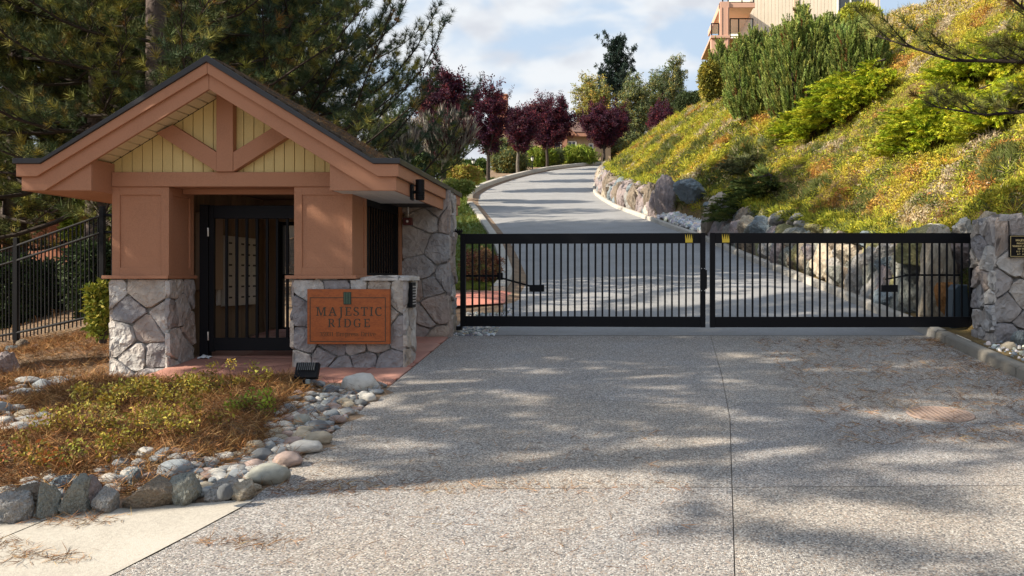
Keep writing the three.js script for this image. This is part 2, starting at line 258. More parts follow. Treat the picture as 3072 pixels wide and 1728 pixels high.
{
  // the driveway before the gate: concrete slabs with open joints
  const joint = lut([-6, 4.5, 7.9, 10, 13.4], [-0.6, 0.664, 1.12, 1.32, 1.58]);
  const cross1 = (x) => 5.93 + 0.02 * x, cross2 = (x) => 8.95 - 0.26 * (x + 1.2) * (x < 1.2 ? 1 : 0.6);
  const drive = thing('driveway', 'grey exposed aggregate concrete driveway in front of the gate', 'driveway', [0, 0, 0], null, 'structure');
  const cuts = [() => -6, cross1, cross2, () => 12.96], J = 0.0035;
  for (let c = 0; c < 2; c++) for (let r = 0; r < 3; r++) {
    const g = grid(16, 34, (u, v) => {
      let d = mix(cuts[r](0), cuts[r + 1](0), v), x = 0;
      for (let k = 0; k < 4; k++) { x = c ? mix(joint(d) + J, XR(d) + 0.02, u) : mix(d < 5.66 ? -2.33 - 0.23 * Math.min(1, 5.66 - d) - 0.32 * Math.max(0, 4.66 - d) : -2.36, joint(d) - J, u); d = mix(cuts[r](x) + (r ? J : 0), cuts[r + 1](x) - J, v); }
      return W(x, roadY(d), d);
    });
    // weathering: each slab has aged in its own blotches
    const vc = new Float32Array(g.attributes.position.count * 3), gp = g.attributes.position; for (let i = 0; i < gp.count; i++) { const n = fbm(gp.getX(i) * 1.1, gp.getZ(i) * 1.1, r * 7 + c, 4), k = 0.97 + 0.13 * n; vc.set([k * (1 + 0.03 * n3(gp.getX(i), gp.getZ(i), 3)), k, k * (1 - 0.04 * n3(gp.getX(i), gp.getZ(i), 3))], i * 3); } g.setAttribute('color', new THREE.BufferAttribute(vc, 3));
    part(drive, 'slab', g, (r + c) % 2 ? M.aggWarm : M.agg);
  }
  part(drive, 'joint_filler', grid(8, 40, (u, v) => { const d = mix(-6, 12.96, v); return W(mix(d < 5.6 ? -3.2 : -2.36, XR(d), u), roadY(d) - 0.009, d); }), std([0.13, 0.105, 0.085], 0.95));
  const ds = steps([12.97, 40, 0.4], [40, 90, 0.8]);
  solo('road', 'grey concrete road climbing behind the gate', 'road', gridOf(steps([0, 1, 0.1]), ds, (u, d) => W(mix(XL(d), XR(d), u), roadY(d) + 0.002, d)), M.road, null, 'structure');
  // pavement in the near corner
  const walk = thing('sidewalk', 'pale concrete sidewalk corner in front of the boulder row', 'sidewalk', [0, 0, 0], null, 'structure');
  const wx = (d) => -2.336 - 0.23 * Math.max(0, Math.min(1, 5.66 - d)) - 0.32 * Math.max(0, 4.66 - d);
  const back = (x) => 5.68 - 0.3 * clamp((-2.4 - x) / 1.4), jx = (d) => -3.47 - 0.22 * (5.33 - d);
  for (let c = 0; c < 3; c++) {
    const xa = (d) => c == 2 ? wx(d) : jx(d) - (1 - c) * 1.6 - 0.006, xb = (d) => c == 2 ? jx(d) + 0.006 : jx(d) - (1 - c) * 1.6 - (1.6) + 0.006;
    part(walk, 'slab', grid(10, 16, (u, v) => { let d = mix(-3, 5.6, v), x = 0; for (let k = 0; k < 3; k++) { x = mix(xb(d), xa(d), u); d = mix(-3, back(x), v); } return W(x, roadY(d) + 0.004, d); }), M.walk);
  }
  // kerbs in lengths
  function kerb(name, label, edge, d0, d1, side, wide, tall, m, lenPer = 2.6) {
    const k = thing(name, label, 'kerb', [0, 0, 0], null, 'structure');
    for (let d = d0; d < d1; d += lenPer) {
      const e = Math.min(d + lenPer, d1) - 0.012, n = 5, prof = [[0, -0.1], [0.012, tall - 0.03], [0.045, tall], [wide - 0.03, tall], [wide, tall - 0.03], [wide, -0.1]];
      const g = grid(prof.length - 1, n, (u, v) => { const p = prof[Math.round(u * (prof.length - 1))], q = mix(d, e, v); return W(edge(q) + side * p[0], roadY(q) + p[1], q); });
      const caps = [d, e].map((q) => grid(2, 1, (u, v) => W(edge(q) + side * wide * u, roadY(q) + (v ? tall - (u == 0.5 ? 0 : 0.02) : -0.1), q)));
      part(k, 'kerb_stone', boxUV(merge([g, ...caps])), m);
    }
  }
  kerb('gutter_kerb', 'weathered concrete kerb along the rock wall and stone pillar', (d) => XR(d) + 0.0, 5, 12.6, 1, 0.2, 0.13, M.kerbDirty, 2.4);
  kerb('rock_wall_kerb', 'worn kerb at the foot of the rock wall behind the gate', (d) => XR(d), 12.62, 74, 1, 0.2, 0.14, M.kerb, 2.8);
  kerb('lawn_kerb', 'pale kerb edging the lawn beside the climbing road', (d) => XL(d), 17.4, 41.5, -1, 0.28, 0.17, M.kerb, 2.4);
  kerb('upper_kerb', 'pale curving kerb below the purple plum trees', (d) => XL(d), 45.5, 80.6, -1, 0.34, 0.3, M.kerb, 4);
}

// ------------------------------------------------------------------ stones cut to fit: irregular cells over a face
function cells(w, h, size, R, stretch = 1) {
  const seeds = [], nx = Math.max(1, Math.round(w / (size * stretch))), ny = Math.max(1, Math.round(h / size));
  for (let j = 0; j < ny; j++) for (let i = 0; i < nx; i++) seeds.push([(i + 0.5 + (R() - 0.5) * 0.85 + (j % 2 ? 0.22 : -0.22)) / nx * w, (j + 0.5 + (R() - 0.5) * 0.8) / ny * h]);
  return seeds.map(([sx, sy], k) => {
    let poly = [[0, 0], [w, 0], [w, h], [0, h]];
    seeds.forEach(([tx, ty], q) => {
      if (q === k) return;
      const mx = (sx + tx) / 2, my = (sy + ty) / 2, dx = (tx - sx), dy = (ty - sy) * 1.25, out = [], s = (p) => (p[0] - mx) * dx + (p[1] - my) * dy;
      for (let i = 0; i < poly.length; i++) { const a = poly[i], b = poly[(i + 1) % poly.length], A = s(a), B = s(b); if (A <= 0) out.push(a); if ((A < 0 && B > 0) || (A > 0 && B < 0)) { const t = A / (A - B); out.push([mix(a[0], b[0], t), mix(a[1], b[1], t)]); } }
      poly = out;
    });
    return poly;
  }).filter((p) => p.length > 2);
}
// one stone over a polygon: rough sides, chipped edge, uneven face
function stoneOn(poly, map, R, o = {}) {
  const { gap = 0.005, depth = 0.05, rough = 0.02, n = 16, keep = () => false } = o;
  const c = poly.reduce((s, p) => [s[0] + p[0] / poly.length, s[1] + p[1] / poly.length], [0, 0]);
  const per = []; let total = 0; poly.forEach((p, i) => { const q = poly[(i + 1) % poly.length], l = Math.hypot(q[0] - p[0], q[1] - p[1]); per.push(l); total += l; });
  const ring = [];
  for (let k = 0; k < n; k++) {
    let s = (k + 0.5) / n * total, i = 0; while (s > per[i] && i < per.length - 1) { s -= per[i]; i++; }
    const a = poly[i], b = poly[(i + 1) % poly.length], t = clamp(s / per[i], 0.04, 0.96); ring.push([mix(a[0], b[0], t), mix(a[1], b[1], t)]);
  }
  const seed = R() * 50, tx = (R() - 0.5) * 0.2 * (rough / 0.02), ty = (R() - 0.5) * 0.2 * (rough / 0.02), pos = [], idx = [];
  const put = (x, y, z) => { const p = map(x, y, z); pos.push(p.x, p.y, p.z); };
  const lev = [[0, -0.03, 0], [0, 0.62, 0], [0.06, 0.94, 1], [0.38, 1.06, 1], [0.7, 1.1, 1]];
  for (const [inn, zz, fr] of lev) ring.forEach(([x, y]) => {
    const dx = c[0] - x, dy = c[1] - y, l = Math.hypot(dx, dy) + 1e-6, g = (keep(x, y) ? 0 : gap * (0.5 + 0.7 * Math.abs(n3(x * 9, y * 9, seed)))) / l, k = 1 - (1 - inn) * (1 - g);
    const X = x + dx * k, Y = y + dy * k, rel = fr * ((fbm(X * 7, Y * 7, seed, 4) * 1.3 + 0.35 * Math.abs(n3(X * 14, Y * 14, seed))) * rough + tx * (X - c[0]) + ty * (Y - c[1]));
    put(X, Y, depth * zz + clamp(rel, -depth * 0.55, depth * 0.8));
  });
  put(c[0], c[1], depth * 1.12 + fbm(c[0] * 6, c[1] * 6, seed, 2) * rough);
  for (let L = 0; L < lev.length - 1; L++) for (let k = 0; k < n; k++) { const a = L * n + k, b = L * n + (k + 1) % n; idx.push(a, b, a + n, b, b + n, a + n); }
  const top = (lev.length - 1) * n, cc = lev.length * n; for (let k = 0; k < n; k++) idx.push(top + k, top + (k + 1) % n, cc);
  let g = new THREE.BufferGeometry(); g.setAttribute('position', new THREE.Float32BufferAttribute(pos, 3)); g.setIndex(idx); g = toCreasedNormals(g, 0.75); return boxUV(g);
}
const stoneTones = [[0.44, 0.41, 0.40], [0.36, 0.335, 0.335], [0.54, 0.51, 0.49], [0.41, 0.345, 0.315], [0.30, 0.285, 0.30], [0.49, 0.43, 0.38], [0.40, 0.39, 0.40]];
const stoneMats = stoneTones.map((t, i) => std(t, 0.82, { map: rep(texStone, 1.4 + 0.2 * (i % 3)), bumpMap: rep(texStoneBump, 1.6 + 0.15 * i), bumpScale: 0.028 }));
function stoneFace(parent, w, h, map, seed, o = {}) {
  const R = mulberry(seed);
  for (const poly of cells(w, h, o.size || 0.3, R, o.stretch || 1.15)) {
    if (o.skip && o.skip(poly)) continue;
    part(parent, 'stone', stoneOn(poly, map, R, { depth: 0.02 + R() * 0.022, ...o, keep: (x, y) => x < 0.001 || x > w - 0.001 || y > h - 0.001 }), pick(R, stoneMats));
  }
}
const faceFront = (x0, y0, d) => (x, y, z) => W(x0 + x, y0 + y, d - z);
const faceRight = (xr, y0, d0) => (x, y, z) => W(xr + z, y0 + y, d0 + x);           // looks towards +x, runs away from the camera
const faceLeft = (xl, y0, d1) => (x, y, z) => W(xl - z, y0 + y, d1 - x);            // looks towards -x, runs towards the camera

// ------------------------------------------------------------------ gatehouse
const house = thing('gatehouse', 'small terracotta gatehouse with gabled roof and rough stone bases beside the vehicle gate', 'gatehouse');
const XC = -4.615;
{
  const f = house;
  // stone base under the first pillar
  part(f, 'stone_core', bx(-5.98, -5.35, -0.3, 1.07, 10.43, 11.05, 0), M.mortar);
  stoneFace(f, 0.73, 1.36, faceFront(-6.03, -0.29, 10.42), 11, { size: 0.27, rough: 0.026 });
  stoneFace(f, 0.66, 1.14, faceRight(-5.34, -0.07, 10.37), 12, { size: 0.27, rough: 0.02, depth: 0.04 });
  stoneFace(f, 0.66, 1.36, faceLeft(-5.99, -0.29, 11.06), 13, { size: 0.27 });
  // sign wall
  part(f, 'stone_core', bx(-3.78, -2.48, -0.2, 1.06, 10.42, 10.98, 0), M.mortar);
  stoneFace(f, 1.37, 1.14, faceFront(-3.81, -0.075, 10.41), 25, { size: 0.26, rough: 0.022 });
  stoneFace(f, 0.62, 1.14, faceRight(-2.47, -0.075, 10.37), 22, { size: 0.27, rough: 0.02 });
  stoneFace(f, 0.6, 1.14, faceLeft(-3.79, -0.075, 10.97), 23, { size: 0.27 });
  const R = mulberry(91);
  for (let x = -3.0, k = 0; x < -2.45; k++) { const w = Math.min(0.3 + R() * 0.25, -2.4 - x); part(f, 'coping_stone', stoneOn([[x, 10.33], [x + w, 10.33], [x + w, 11.03], [x, 11.03]], (a, b, z) => W(a, 1.055 + z, b), R, { depth: 0.05, gap: 0.006, rough: 0.008 }), pick(R, stoneMats)); x += w; }
  // trims on the stone
  part(f, 'trim_board', bx(-6.09, -5.29, 1.074, 1.116, 10.335, 11.09, 0.006), M.trimBoard);
  part(f, 'trim_board', bx(-3.885, -3.03, 1.074, 1.116, 10.335, 11.09, 0.006), M.trimBoard);
  // pillars: a core with a raised frame round a flat panel on each face
  function pillar(x0, x1, d0, d1) {
    const p = new THREE.Group(); p.name = 'pillar'; f.add(p);
    part(p, 'panel', bx(x0 + 0.018, x1 - 0.018, 1.116, 2.187, d0 + 0.018, d1 - 0.018, 0), M.stucco);
    const w = x1 - x0, e = d1 - d0, s = 0.095;
    for (const [a, b] of [[d0, d0 + 0.03], [d1 - 0.03, d1]]) {
      part(p, 'frame', merge([bx(x0, x0 + s, 1.116, 2.187, a, b, 0.003), bx(x1 - s, x1, 1.116, 2.187, a, b, 0.003), bx(x0 + s, x1 - s, 1.116, 1.21, a, b, 0.003), bx(x0 + s, x1 - s, 2.09, 2.187, a, b, 0.003)]), M.stucco);
    }
    for (const [a, b] of [[x0 + 0.001, x0 + 0.03], [x1 - 0.03, x1 - 0.001]]) {
      part(p, 'frame', merge([bx(a, b, 1.116, 2.187, d0 + 0.031, d0 + s, 0.003), bx(a, b, 1.116, 2.187, d1 - s, d1 - 0.031, 0.003), bx(a, b, 1.116, 1.21, d0 + s, d1 - s, 0.003), bx(a, b, 2.09, 2.187, d0 + s, d1 - s, 0.003)]), M.stucco);
    }
  }
  pillar(-6.005, -5.315, 10.41, 11.04);
  pillar(-3.80, -3.095, 10.41, 11.04);
  part(f, 'beam', bx(-5.995, -3.1, 2.188, 2.364, 10.385, 10.72, 0.006), M.stucco);
  part(f, 'inner_beam', bx(-5.31, -3.8, 2.13, 2.30, 10.73, 10.84, 0.004), M.stucco);
  // gable boards behind the truss
  const roofY = (s) => 3.36 - 0.617 * s;
  part(f, 'gable_backing', prism([[XC - 1.5, 2.3], [XC + 1.5, 2.3], [XC + 1.5, roofY(1.5)], [XC, roofY(0)], [XC - 1.5, roofY(1.5)]], 10.485, 10.7), M.dark);
  for (let k = -12; k <= 12; k++) {
    const a = XC + k * 0.1235 - 0.058, b = a + 0.116, h = (x) => Math.max(2.366, roofY(Math.abs(x - XC)) - 0.005);
    if (h(a) < 2.37 && h(b) < 2.37) continue;
    part(f, 'siding_board', prism([[a, 2.366], [b, 2.366], [b, h(b)], ...(a < XC && b > XC ? [[XC, h(XC)]] : []), [a, h(a)]], 10.458, 10.486, 0.003), M.cream);
  }
  // truss: king post and two braces
  part(f, 'king_post', prism([[XC - 0.1, 2.366], [XC + 0.1, 2.366], [XC + 0.1, 3.3], [XC - 0.1, 3.3]], 10.35, 10.457, 0.004), M.trimBoard);
  for (const s of [-1, 1]) {
    const q = (x, y) => [XC + s * x, y], pts = [q(0.101, 2.366), q(0.101, 2.6), q(0.63, 2.93), q(0.83, 2.83)]; if (s > 0) pts.reverse();
    part(f, 'brace', prism(pts, 10.355, 10.457, 0.004), M.trimBoard);
  }
  // soffit boards under the front overhang
  for (const s of [-1, 1]) for (let k = 0; k < 13; k++) {
    const a = 0.02 + k * 0.118, b = a + 0.1, y = (q) => roofY(q);
    const pts = [[XC + s * a, y(a)], [XC + s * b, y(b)], [XC + s * b, y(b) + 0.02], [XC + s * a, y(a) + 0.02]]; if (s < 0) pts.reverse();
    part(f, 'soffit_board', prism(pts, 9.985, 10.457, 0.002), M.soffit);
  }
  part(f, 'soffit_backing', prism([[XC - 1.6, roofY(1.6) + 0.03], [XC, roofY(0) + 0.03], [XC + 1.6, roofY(1.6) + 0.03], [XC, roofY(0) + 0.06]], 9.985, 10.457), M.dark);
  // roof: deck, rake boards in two layers, metal edge
  const half = (pts) => [...pts.map(([s, y]) => [XC - s, y]), ...pts.slice(0, -1).reverse().map(([s, y]) => [XC + s, y])];
  const band = (top, bottom) => { const t = half(top), b = half(bottom).reverse(); return [...t, ...b].reverse(); };
  const tTop = [[2.215, 2.46], [1.885, 2.46], [0, 3.644]], tBot = [[2.215, 2.40], [1.915, 2.40], [0, 3.57]], b1 = [[2.2, 2.255], [1.965, 2.255], [0, 3.44]], b2 = [[2.165, 2.095], [1.9, 2.095], [0, 3.267]];
  part(f, 'drip_edge', prism(band(tTop.map(([s, y]) => [s + (s > 2 ? 0.012 : 0), y + 0.004]), tBot.map(([s, y]) => [s + (s > 2 ? 0.012 : 0), y])), 9.875, 9.935, 0.004), M.flash);
  for (const s of [-1, 1]) {
    const mk = (t, b) => { const p = [...t.map(([q, y]) => [XC + s * q, y]), ...b.slice().reverse().map(([q, y]) => [XC + s * q, y])]; return s < 0 ? p.reverse() : p; };
    part(f, 'rake_board', prism(mk(tBot.map(([q, y]) => [q === 0 ? 0.002 : Math.min(q, 2.2), y - 0.001]), b1.map(([q, y]) => [q === 0 ? 0.002 : q, y])), 9.9, 9.94, 0.003), M.trimBoard);
    part(f, 'rake_board', prism(mk([[2.165, 2.39], [1.95, 2.39], [0.002, 3.57]], b2.map(([q, y]) => [q === 0 ? 0.002 : q, y])), 9.942, 9.982, 0.003), M.trimBoard);
  }
  const deckTop = tTop.map(([s, y]) => [s, y - 0.018]), deckBot = [[2.2, 2.40], [1.93, 2.40], [0, 3.45]];
  part(f, 'roof_deck', prism(band(deckTop, deckBot), 9.94, 14.06), M.barkDark);
  // side fascias and the boxed eaves
  for (const s of [-1, 1]) {
    const x = (q) => XC + s * q, b = (q0, q1, y0, y1, d0, d1, m, n) => part(f, n, bx(Math.min(x(q0), x(q1)), Math.max(x(q0), x(q1)), y0, y1, d0, d1, 0.004), m);
    b(2.205, 2.228, 2.396, 2.462, 9.937, 14.08, M.flash, 'drip_edge');
    b(2.165, 2.2, 2.255, 2.399, 9.942, 14.06, M.trimBoard, 'fascia_board');
    b(2.13, 2.163, 2.095, 2.254, 9.984, 14.04, M.trimBoard, 'fascia_board');
    const q0 = 1.385, p = [[x(q0), 2.1], [x(2.128), 2.1], [x(2.128), 2.25], [x(1.9), 2.25], [x(q0), 2.47]]; if (s < 0) p.reverse();
    part(f, 'eave_end', prism(p, 9.985, 10.01, 0.003), M.trimBoard);
    b(q0, q0 + 0.02, 2.1, 2.47, 10.012, 14, M.trimBoard, 'eave_side');
    for (let k = 0; k < 6; k++) b(q0 + 0.022 + k * 0.1205, q0 + 0.022 + k * 0.1205 + 0.116, 2.1, 2.115, 10.012, s > 0 ? 11.75 : 14, s > 0 ? M.soffitGrey : M.trimBoard, 'soffit_board');
    b(q0 + 0.02, 2.128, 2.13, 2.16, 10.02, 14, M.dark, 'eave_lining');
  }
  // shingles in courses, each tab a little different
  const shingle = [[0.10, 0.075, 0.055], [0.13, 0.095, 0.07], [0.08, 0.065, 0.055], [0.15, 0.12, 0.085]].map((c) => std(c, 0.95, { map: rep(texBark, 2) }));
  for (const s of [-1, 1]) for (let k = 0; k < 15; k++) {
    const a = 0.03 + k * 0.123, y = (q) => 3.644 - 0.6264 * q, lift = 0.016 + R() * 0.016, p = [[XC + s * a, y(a)], [XC + s * (a + 0.14), y(a + 0.14) + 0.004], [XC + s * (a + 0.14), y(a + 0.14) + lift + 0.012], [XC + s * a, y(a) + lift * 0.4 + 0.006]]; if (s > 0) p.reverse();
    part(f, 'shingle_course', prism(p, 9.96, 14.04), shingle[(k * 3 + (s > 0 ? 1 : 0)) % 4]);
  }
  // inside: board wall, back wall with a doorway, ceiling
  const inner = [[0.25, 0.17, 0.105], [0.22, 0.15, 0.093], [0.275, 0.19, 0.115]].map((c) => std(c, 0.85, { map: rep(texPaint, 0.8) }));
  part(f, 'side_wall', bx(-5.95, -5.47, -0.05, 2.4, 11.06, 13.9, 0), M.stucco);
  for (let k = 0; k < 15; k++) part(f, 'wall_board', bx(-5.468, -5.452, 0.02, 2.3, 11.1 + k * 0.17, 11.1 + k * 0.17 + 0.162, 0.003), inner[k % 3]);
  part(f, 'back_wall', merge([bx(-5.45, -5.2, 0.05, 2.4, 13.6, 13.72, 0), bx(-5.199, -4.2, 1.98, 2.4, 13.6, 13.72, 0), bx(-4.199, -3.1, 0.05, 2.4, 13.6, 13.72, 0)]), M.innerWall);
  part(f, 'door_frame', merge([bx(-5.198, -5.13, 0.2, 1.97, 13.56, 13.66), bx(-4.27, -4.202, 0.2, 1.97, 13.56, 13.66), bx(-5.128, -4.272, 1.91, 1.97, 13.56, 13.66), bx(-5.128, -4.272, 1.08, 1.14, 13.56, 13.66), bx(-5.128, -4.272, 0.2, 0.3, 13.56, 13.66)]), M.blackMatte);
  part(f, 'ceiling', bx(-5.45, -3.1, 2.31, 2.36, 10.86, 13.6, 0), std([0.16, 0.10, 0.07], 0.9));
  // outer side: low wall and an opening with bars
  part(f, 'side_wall', bx(-3.35, -3.12, -0.05, 1.08, 11.05, 13.2, 0), M.stucco);
  part(f, 'window_frame', merge([bx(-3.16, -3.1, 1.082, 1.15, 11.05, 12.72), bx(-3.16, -3.1, 2.02, 2.18, 11.05, 12.72), bx(-3.16, -3.1, 1.152, 2.018, 11.05, 11.13), bx(-3.16, -3.1, 1.152, 2.018, 12.64, 12.72)]), M.blackMatte);
  for (let k = 0; k < 11; k++) part(f, 'window_bar', bx(-3.14, -3.12, 1.152, 2.018, 11.2 + k * 0.132, 11.22 + k * 0.132, 0), M.blackBar);
  part(f, 'corner_trim', bx(-3.16, -3.07, 1.08, 2.4, 12.73, 12.84, 0.004), M.stucco);
  // tall stone return wall at the back
  part(f, 'stone_core', bx(-3.04, -2.4, -0.1, 2.4, 12.84, 13.4, 0), M.mortar);
  stoneFace(f, 0.72, 2.36, faceFront(-3.07, 0.04, 12.84), 31, { size: 0.33, rough: 0.018, gap: 0.008 });
  stoneFace(f, 0.56, 2.2, faceRight(-2.39, 0.16, 12.8), 32, { size: 0.3, rough: 0.026 });
}
// red stamped paving: fitted flags with sunk joints
{
  const pave = thing('red_paving', 'red stamped paving under and in front of the gatehouse', 'paving', [0, 0, 0], null, 'structure');
  const R = mulberry(8), tones = [[0.40, 0.195, 0.155], [0.43, 0.22, 0.175], [0.37, 0.175, 0.14], [0.45, 0.245, 0.195]].map((c) => std(c, 0.75, { map: rep(texConc, 0.8), bumpMap: rep(texConcBump, 1.2), bumpScale: 0.003 }));
  part(pave, 'bed', grid(6, 20, (u, v) => { const d = mix(9.43, 13.6, v); return W(mix(-5.33, -2.4, u), roadY(d) - 0.006, d); }), std([0.33, 0.12, 0.09], 0.9));
  for (const poly of cells(2.97, 4.18, 0.5, R, 1.2)) part(pave, 'flagstone', stoneOn(poly, (x, y, z) => W(-5.345 + x, roadY(9.42 + y) - 0.02 + z, 9.42 + y), R, { depth: 0.028, gap: 0.008, rough: 0.0015, n: 18 }), pick(R, tones));
}

// ------------------------------------------------------------------ gates
function pedestrianGate() {
  const g = thing('pedestrian_gate', 'black metal pedestrian gate with vertical bars in the gatehouse doorway', 'gate');
  part(g, 'post', bx(-5.27, -5.16, -0.02, 2.03, 11.09, 11.2, 0.004), M.blackMatte);
  part(g, 'stile', bx(-5.15, -5.09, 0.13, 2.02, 11.1, 11.16, 0.004), M.black);
  part(g, 'stile', bx(-3.86, -3.8, 0.13, 2.02, 11.1, 11.16, 0.004), M.black);
  part(g, 'top_rail', bx(-5.088, -3.862, 1.85, 2.02, 11.1, 11.16, 0.004), M.black);
  part(g, 'bottom_rail', bx(-5.088, -3.862, 0.145, 0.31, 11.1, 11.16, 0.004), M.black);
  for (let k = 0; k < 9; k++) part(g, 'bar', bx(-4.95 + k * 0.131, -4.918 + k * 0.131, 0.311, 1.849, 11.115, 11.145, 0.003), M.blackBar);
  for (const y of [0.28, 1.62]) part(g, 'hinge', rod(W(-5.155, y, 11.085), W(-5.155, y + 0.11, 11.085), 0.012), M.steel);
}
pedestrianGate();
function crownGeo(x, y, d) {
  const s = new THREE.Shape(), w = 0.108, h = 0.135; s.moveTo(0, 0); s.lineTo(w, 0); s.lineTo(w * 1.04, h);
  for (let k = 3; k >= 0; k--) { s.lineTo(w * (k + 0.93) / 4, h * 0.3); s.lineTo(w * (k + 0.12) / 4 - (k ? 0 : 0.006), h); }
  s.lineTo(0, 0); const g = new THREE.ExtrudeGeometry(s, { depth: 0.004, bevelEnabled: false }); g.translate(x - w / 2, y, -d); return boxUV(g);
}
function vehicleGate(xa, xb, da, db, label, crownAt, armSide) {
  const g = thing('vehicle_gate', label, 'gate', [0, 0, 0], 'leaves of the vehicle gate');
  const t = Math.atan2(db - da, xb - xa), L = Math.hypot(xb - xa, db - da);
  g.position.set(xa, 0, -da); g.rotation.y = t;
  const b = (x0, x1, y0, y1, dz, r = 0.005) => bx(x0, x1, y0, y1, -dz, dz, r);
  part(g, 'stile', b(0, 0.078, 0.338, 1.758, 0.035), M.black); part(g, 'stile', b(L - 0.08, L, 0.338, 1.758, 0.035), M.black);
  part(g, 'top_rail', b(0.079, L - 0.081, 1.603, 1.756, 0.032), M.black); part(g, 'bottom_rail', b(0.079, L - 0.081, 0.34, 0.497, 0.032), M.black);
  const n = 33; for (let k = 0; k < n; k++) { const x = 0.079 + (L - 0.16) * (k + 1) / (n + 1); part(g, 'bar', b(x - 0.0135, x + 0.0135, 0.498, 1.602, 0.013, 0.003), M.blackBar); }
  part(g, 'crown_emblem', crownGeo(crownAt, 1.612, -0.034), M.yellow);
  const plate = armSide > 0 ? [1.07, 1.29] : [L - 1.4, L - 1.17];
  part(g, 'arm_bracket', b(plate[0], plate[1], 0.87, 0.975, 0.04), M.blackMatte);
  if (armSide > 0) part(g, 'latch_plate', b(L - 0.07, L + 0.022, 0.915, 1.2, 0.04, 0.002), M.black);
  if (armSide > 0) part(g, 'bolt', merge([[-0.06, 0.89], [-0.015, 0.89], [-0.06, 1.222], [-0.015, 1.222]].map(([x, y]) => rod(V3(L + x, y, 0.033), V3(L + x, y, 0.04), 0.008))), M.steel);
  const hx = armSide > 0 ? -0.03 : L + 0.03;
  part(g, 'hinge', merge([b(hx - 0.05, hx + 0.06, 1.78, 1.81, 0.03, 0.003), rod(V3(hx + 0.01, 1.74, 0), V3(hx + 0.01, 1.79, 0), 0.02), ...[-0.045, -0.015, 0.015, 0.045].map((q) => rod(V3(hx + q, 1.76, 0.02), V3(hx + q, 1.83, 0.02), 0.009, 6))]), M.blackMatte);
  part(g, 'hinge', b(hx - 0.03, hx + 0.05, 0.28, 0.34, 0.05, 0.003), M.blackMatte);
  return g;
}
const GA = [-2.262, 13.2], GM = [1.465, 12.93], GN = [1.53, 12.92], GB = [5.52, 12.95];
vehicleGate(...[GA[0], GM[0], GA[1], GM[1]], 'black barred vehicle gate leaf hinged at the gatehouse', 3.49, 1);
vehicleGate(...[GN[0], GB[0], GN[1], GB[1]], 'black barred vehicle gate leaf hinged at the freestanding stone pillar', 0.235, -1);
{
  const a = thing('gate_opener', 'thin jointed gate opener behind the gatehouse gate leaf', 'gate opener');
  part(a, 'arm', bx(-2.3, -1.68, 1.095, 1.13, 13.36, 13.4), M.blackMatte); part(a, 'elbow', rod(W(-1.68, 1.05, 13.38), W(-1.68, 1.16, 13.38), 0.045), M.blackMatte);
  part(a, 'rod', rod(W(-1.7, 1.09, 13.38), W(-1.1, 0.93, 13.2), 0.014), M.blackMatte);
  const o = thing('gate_opener', 'slate blue gate opener box with an arm beside the freestanding stone pillar', 'gate opener');
  part(o, 'housing', prism([[5.25, 0.3], [5.55, 0.3], [5.5, 0.98], [5.36, 0.98], [5.29, 0.9]], 13.15, 13.45, 0.015), std([0.05, 0.075, 0.10], 0.5)); part(o, 'arm', bx(4.6, 5.45, 1.11, 1.14, 13.3, 13.34), M.blackMatte); part(o, 'rod', rod(W(4.62, 1.12, 13.3), W(4.2, 1.06, 13.0), 0.012), M.blackMatte);
}
// freestanding stone pillar with plaque
{
  const p = thing('stone_pillar', 'freestanding rough stone pillar with a black plaque at the gate end', 'pillar');
  part(p, 'stone_core', bx(5.33, 7.2, -0.2, 1.86, 11.83, 12.42, 0), M.mortar);
  stoneFace(p, 1.9, 1.9, faceFront(5.29, 0.02, 11.8), 41, { size: 0.36, rough: 0.03, depth: 0.06, gap: 0.008, stretch: 0.95 });
  stoneFace(p, 0.7, 1.9, faceLeft(5.31, 0.02, 12.46), 42, { size: 0.33, rough: 0.035, depth: 0.05, gap: 0.008, stretch: 0.8 });
  const R = mulberry(5); for (let k = 0, x = 5.25; k < 4; k++) { part(p, 'coping_stone', stoneOn([[x, 11.7], [x + 0.46, 11.7], [x + 0.46, 12.5], [x, 12.5]], (a, b, z) => W(a, 1.86 + z, b), R, { depth: 0.08, gap: 0.01, rough: 0.02 }), pick(R, stoneMats)); x += 0.47; }
}
const font = await new FontLoader().loadAsync('fonts/droid/droid_serif_regular.typeface.json');
const fontB = await new FontLoader().loadAsync('fonts/droid/droid_sans_bold.typeface.json');
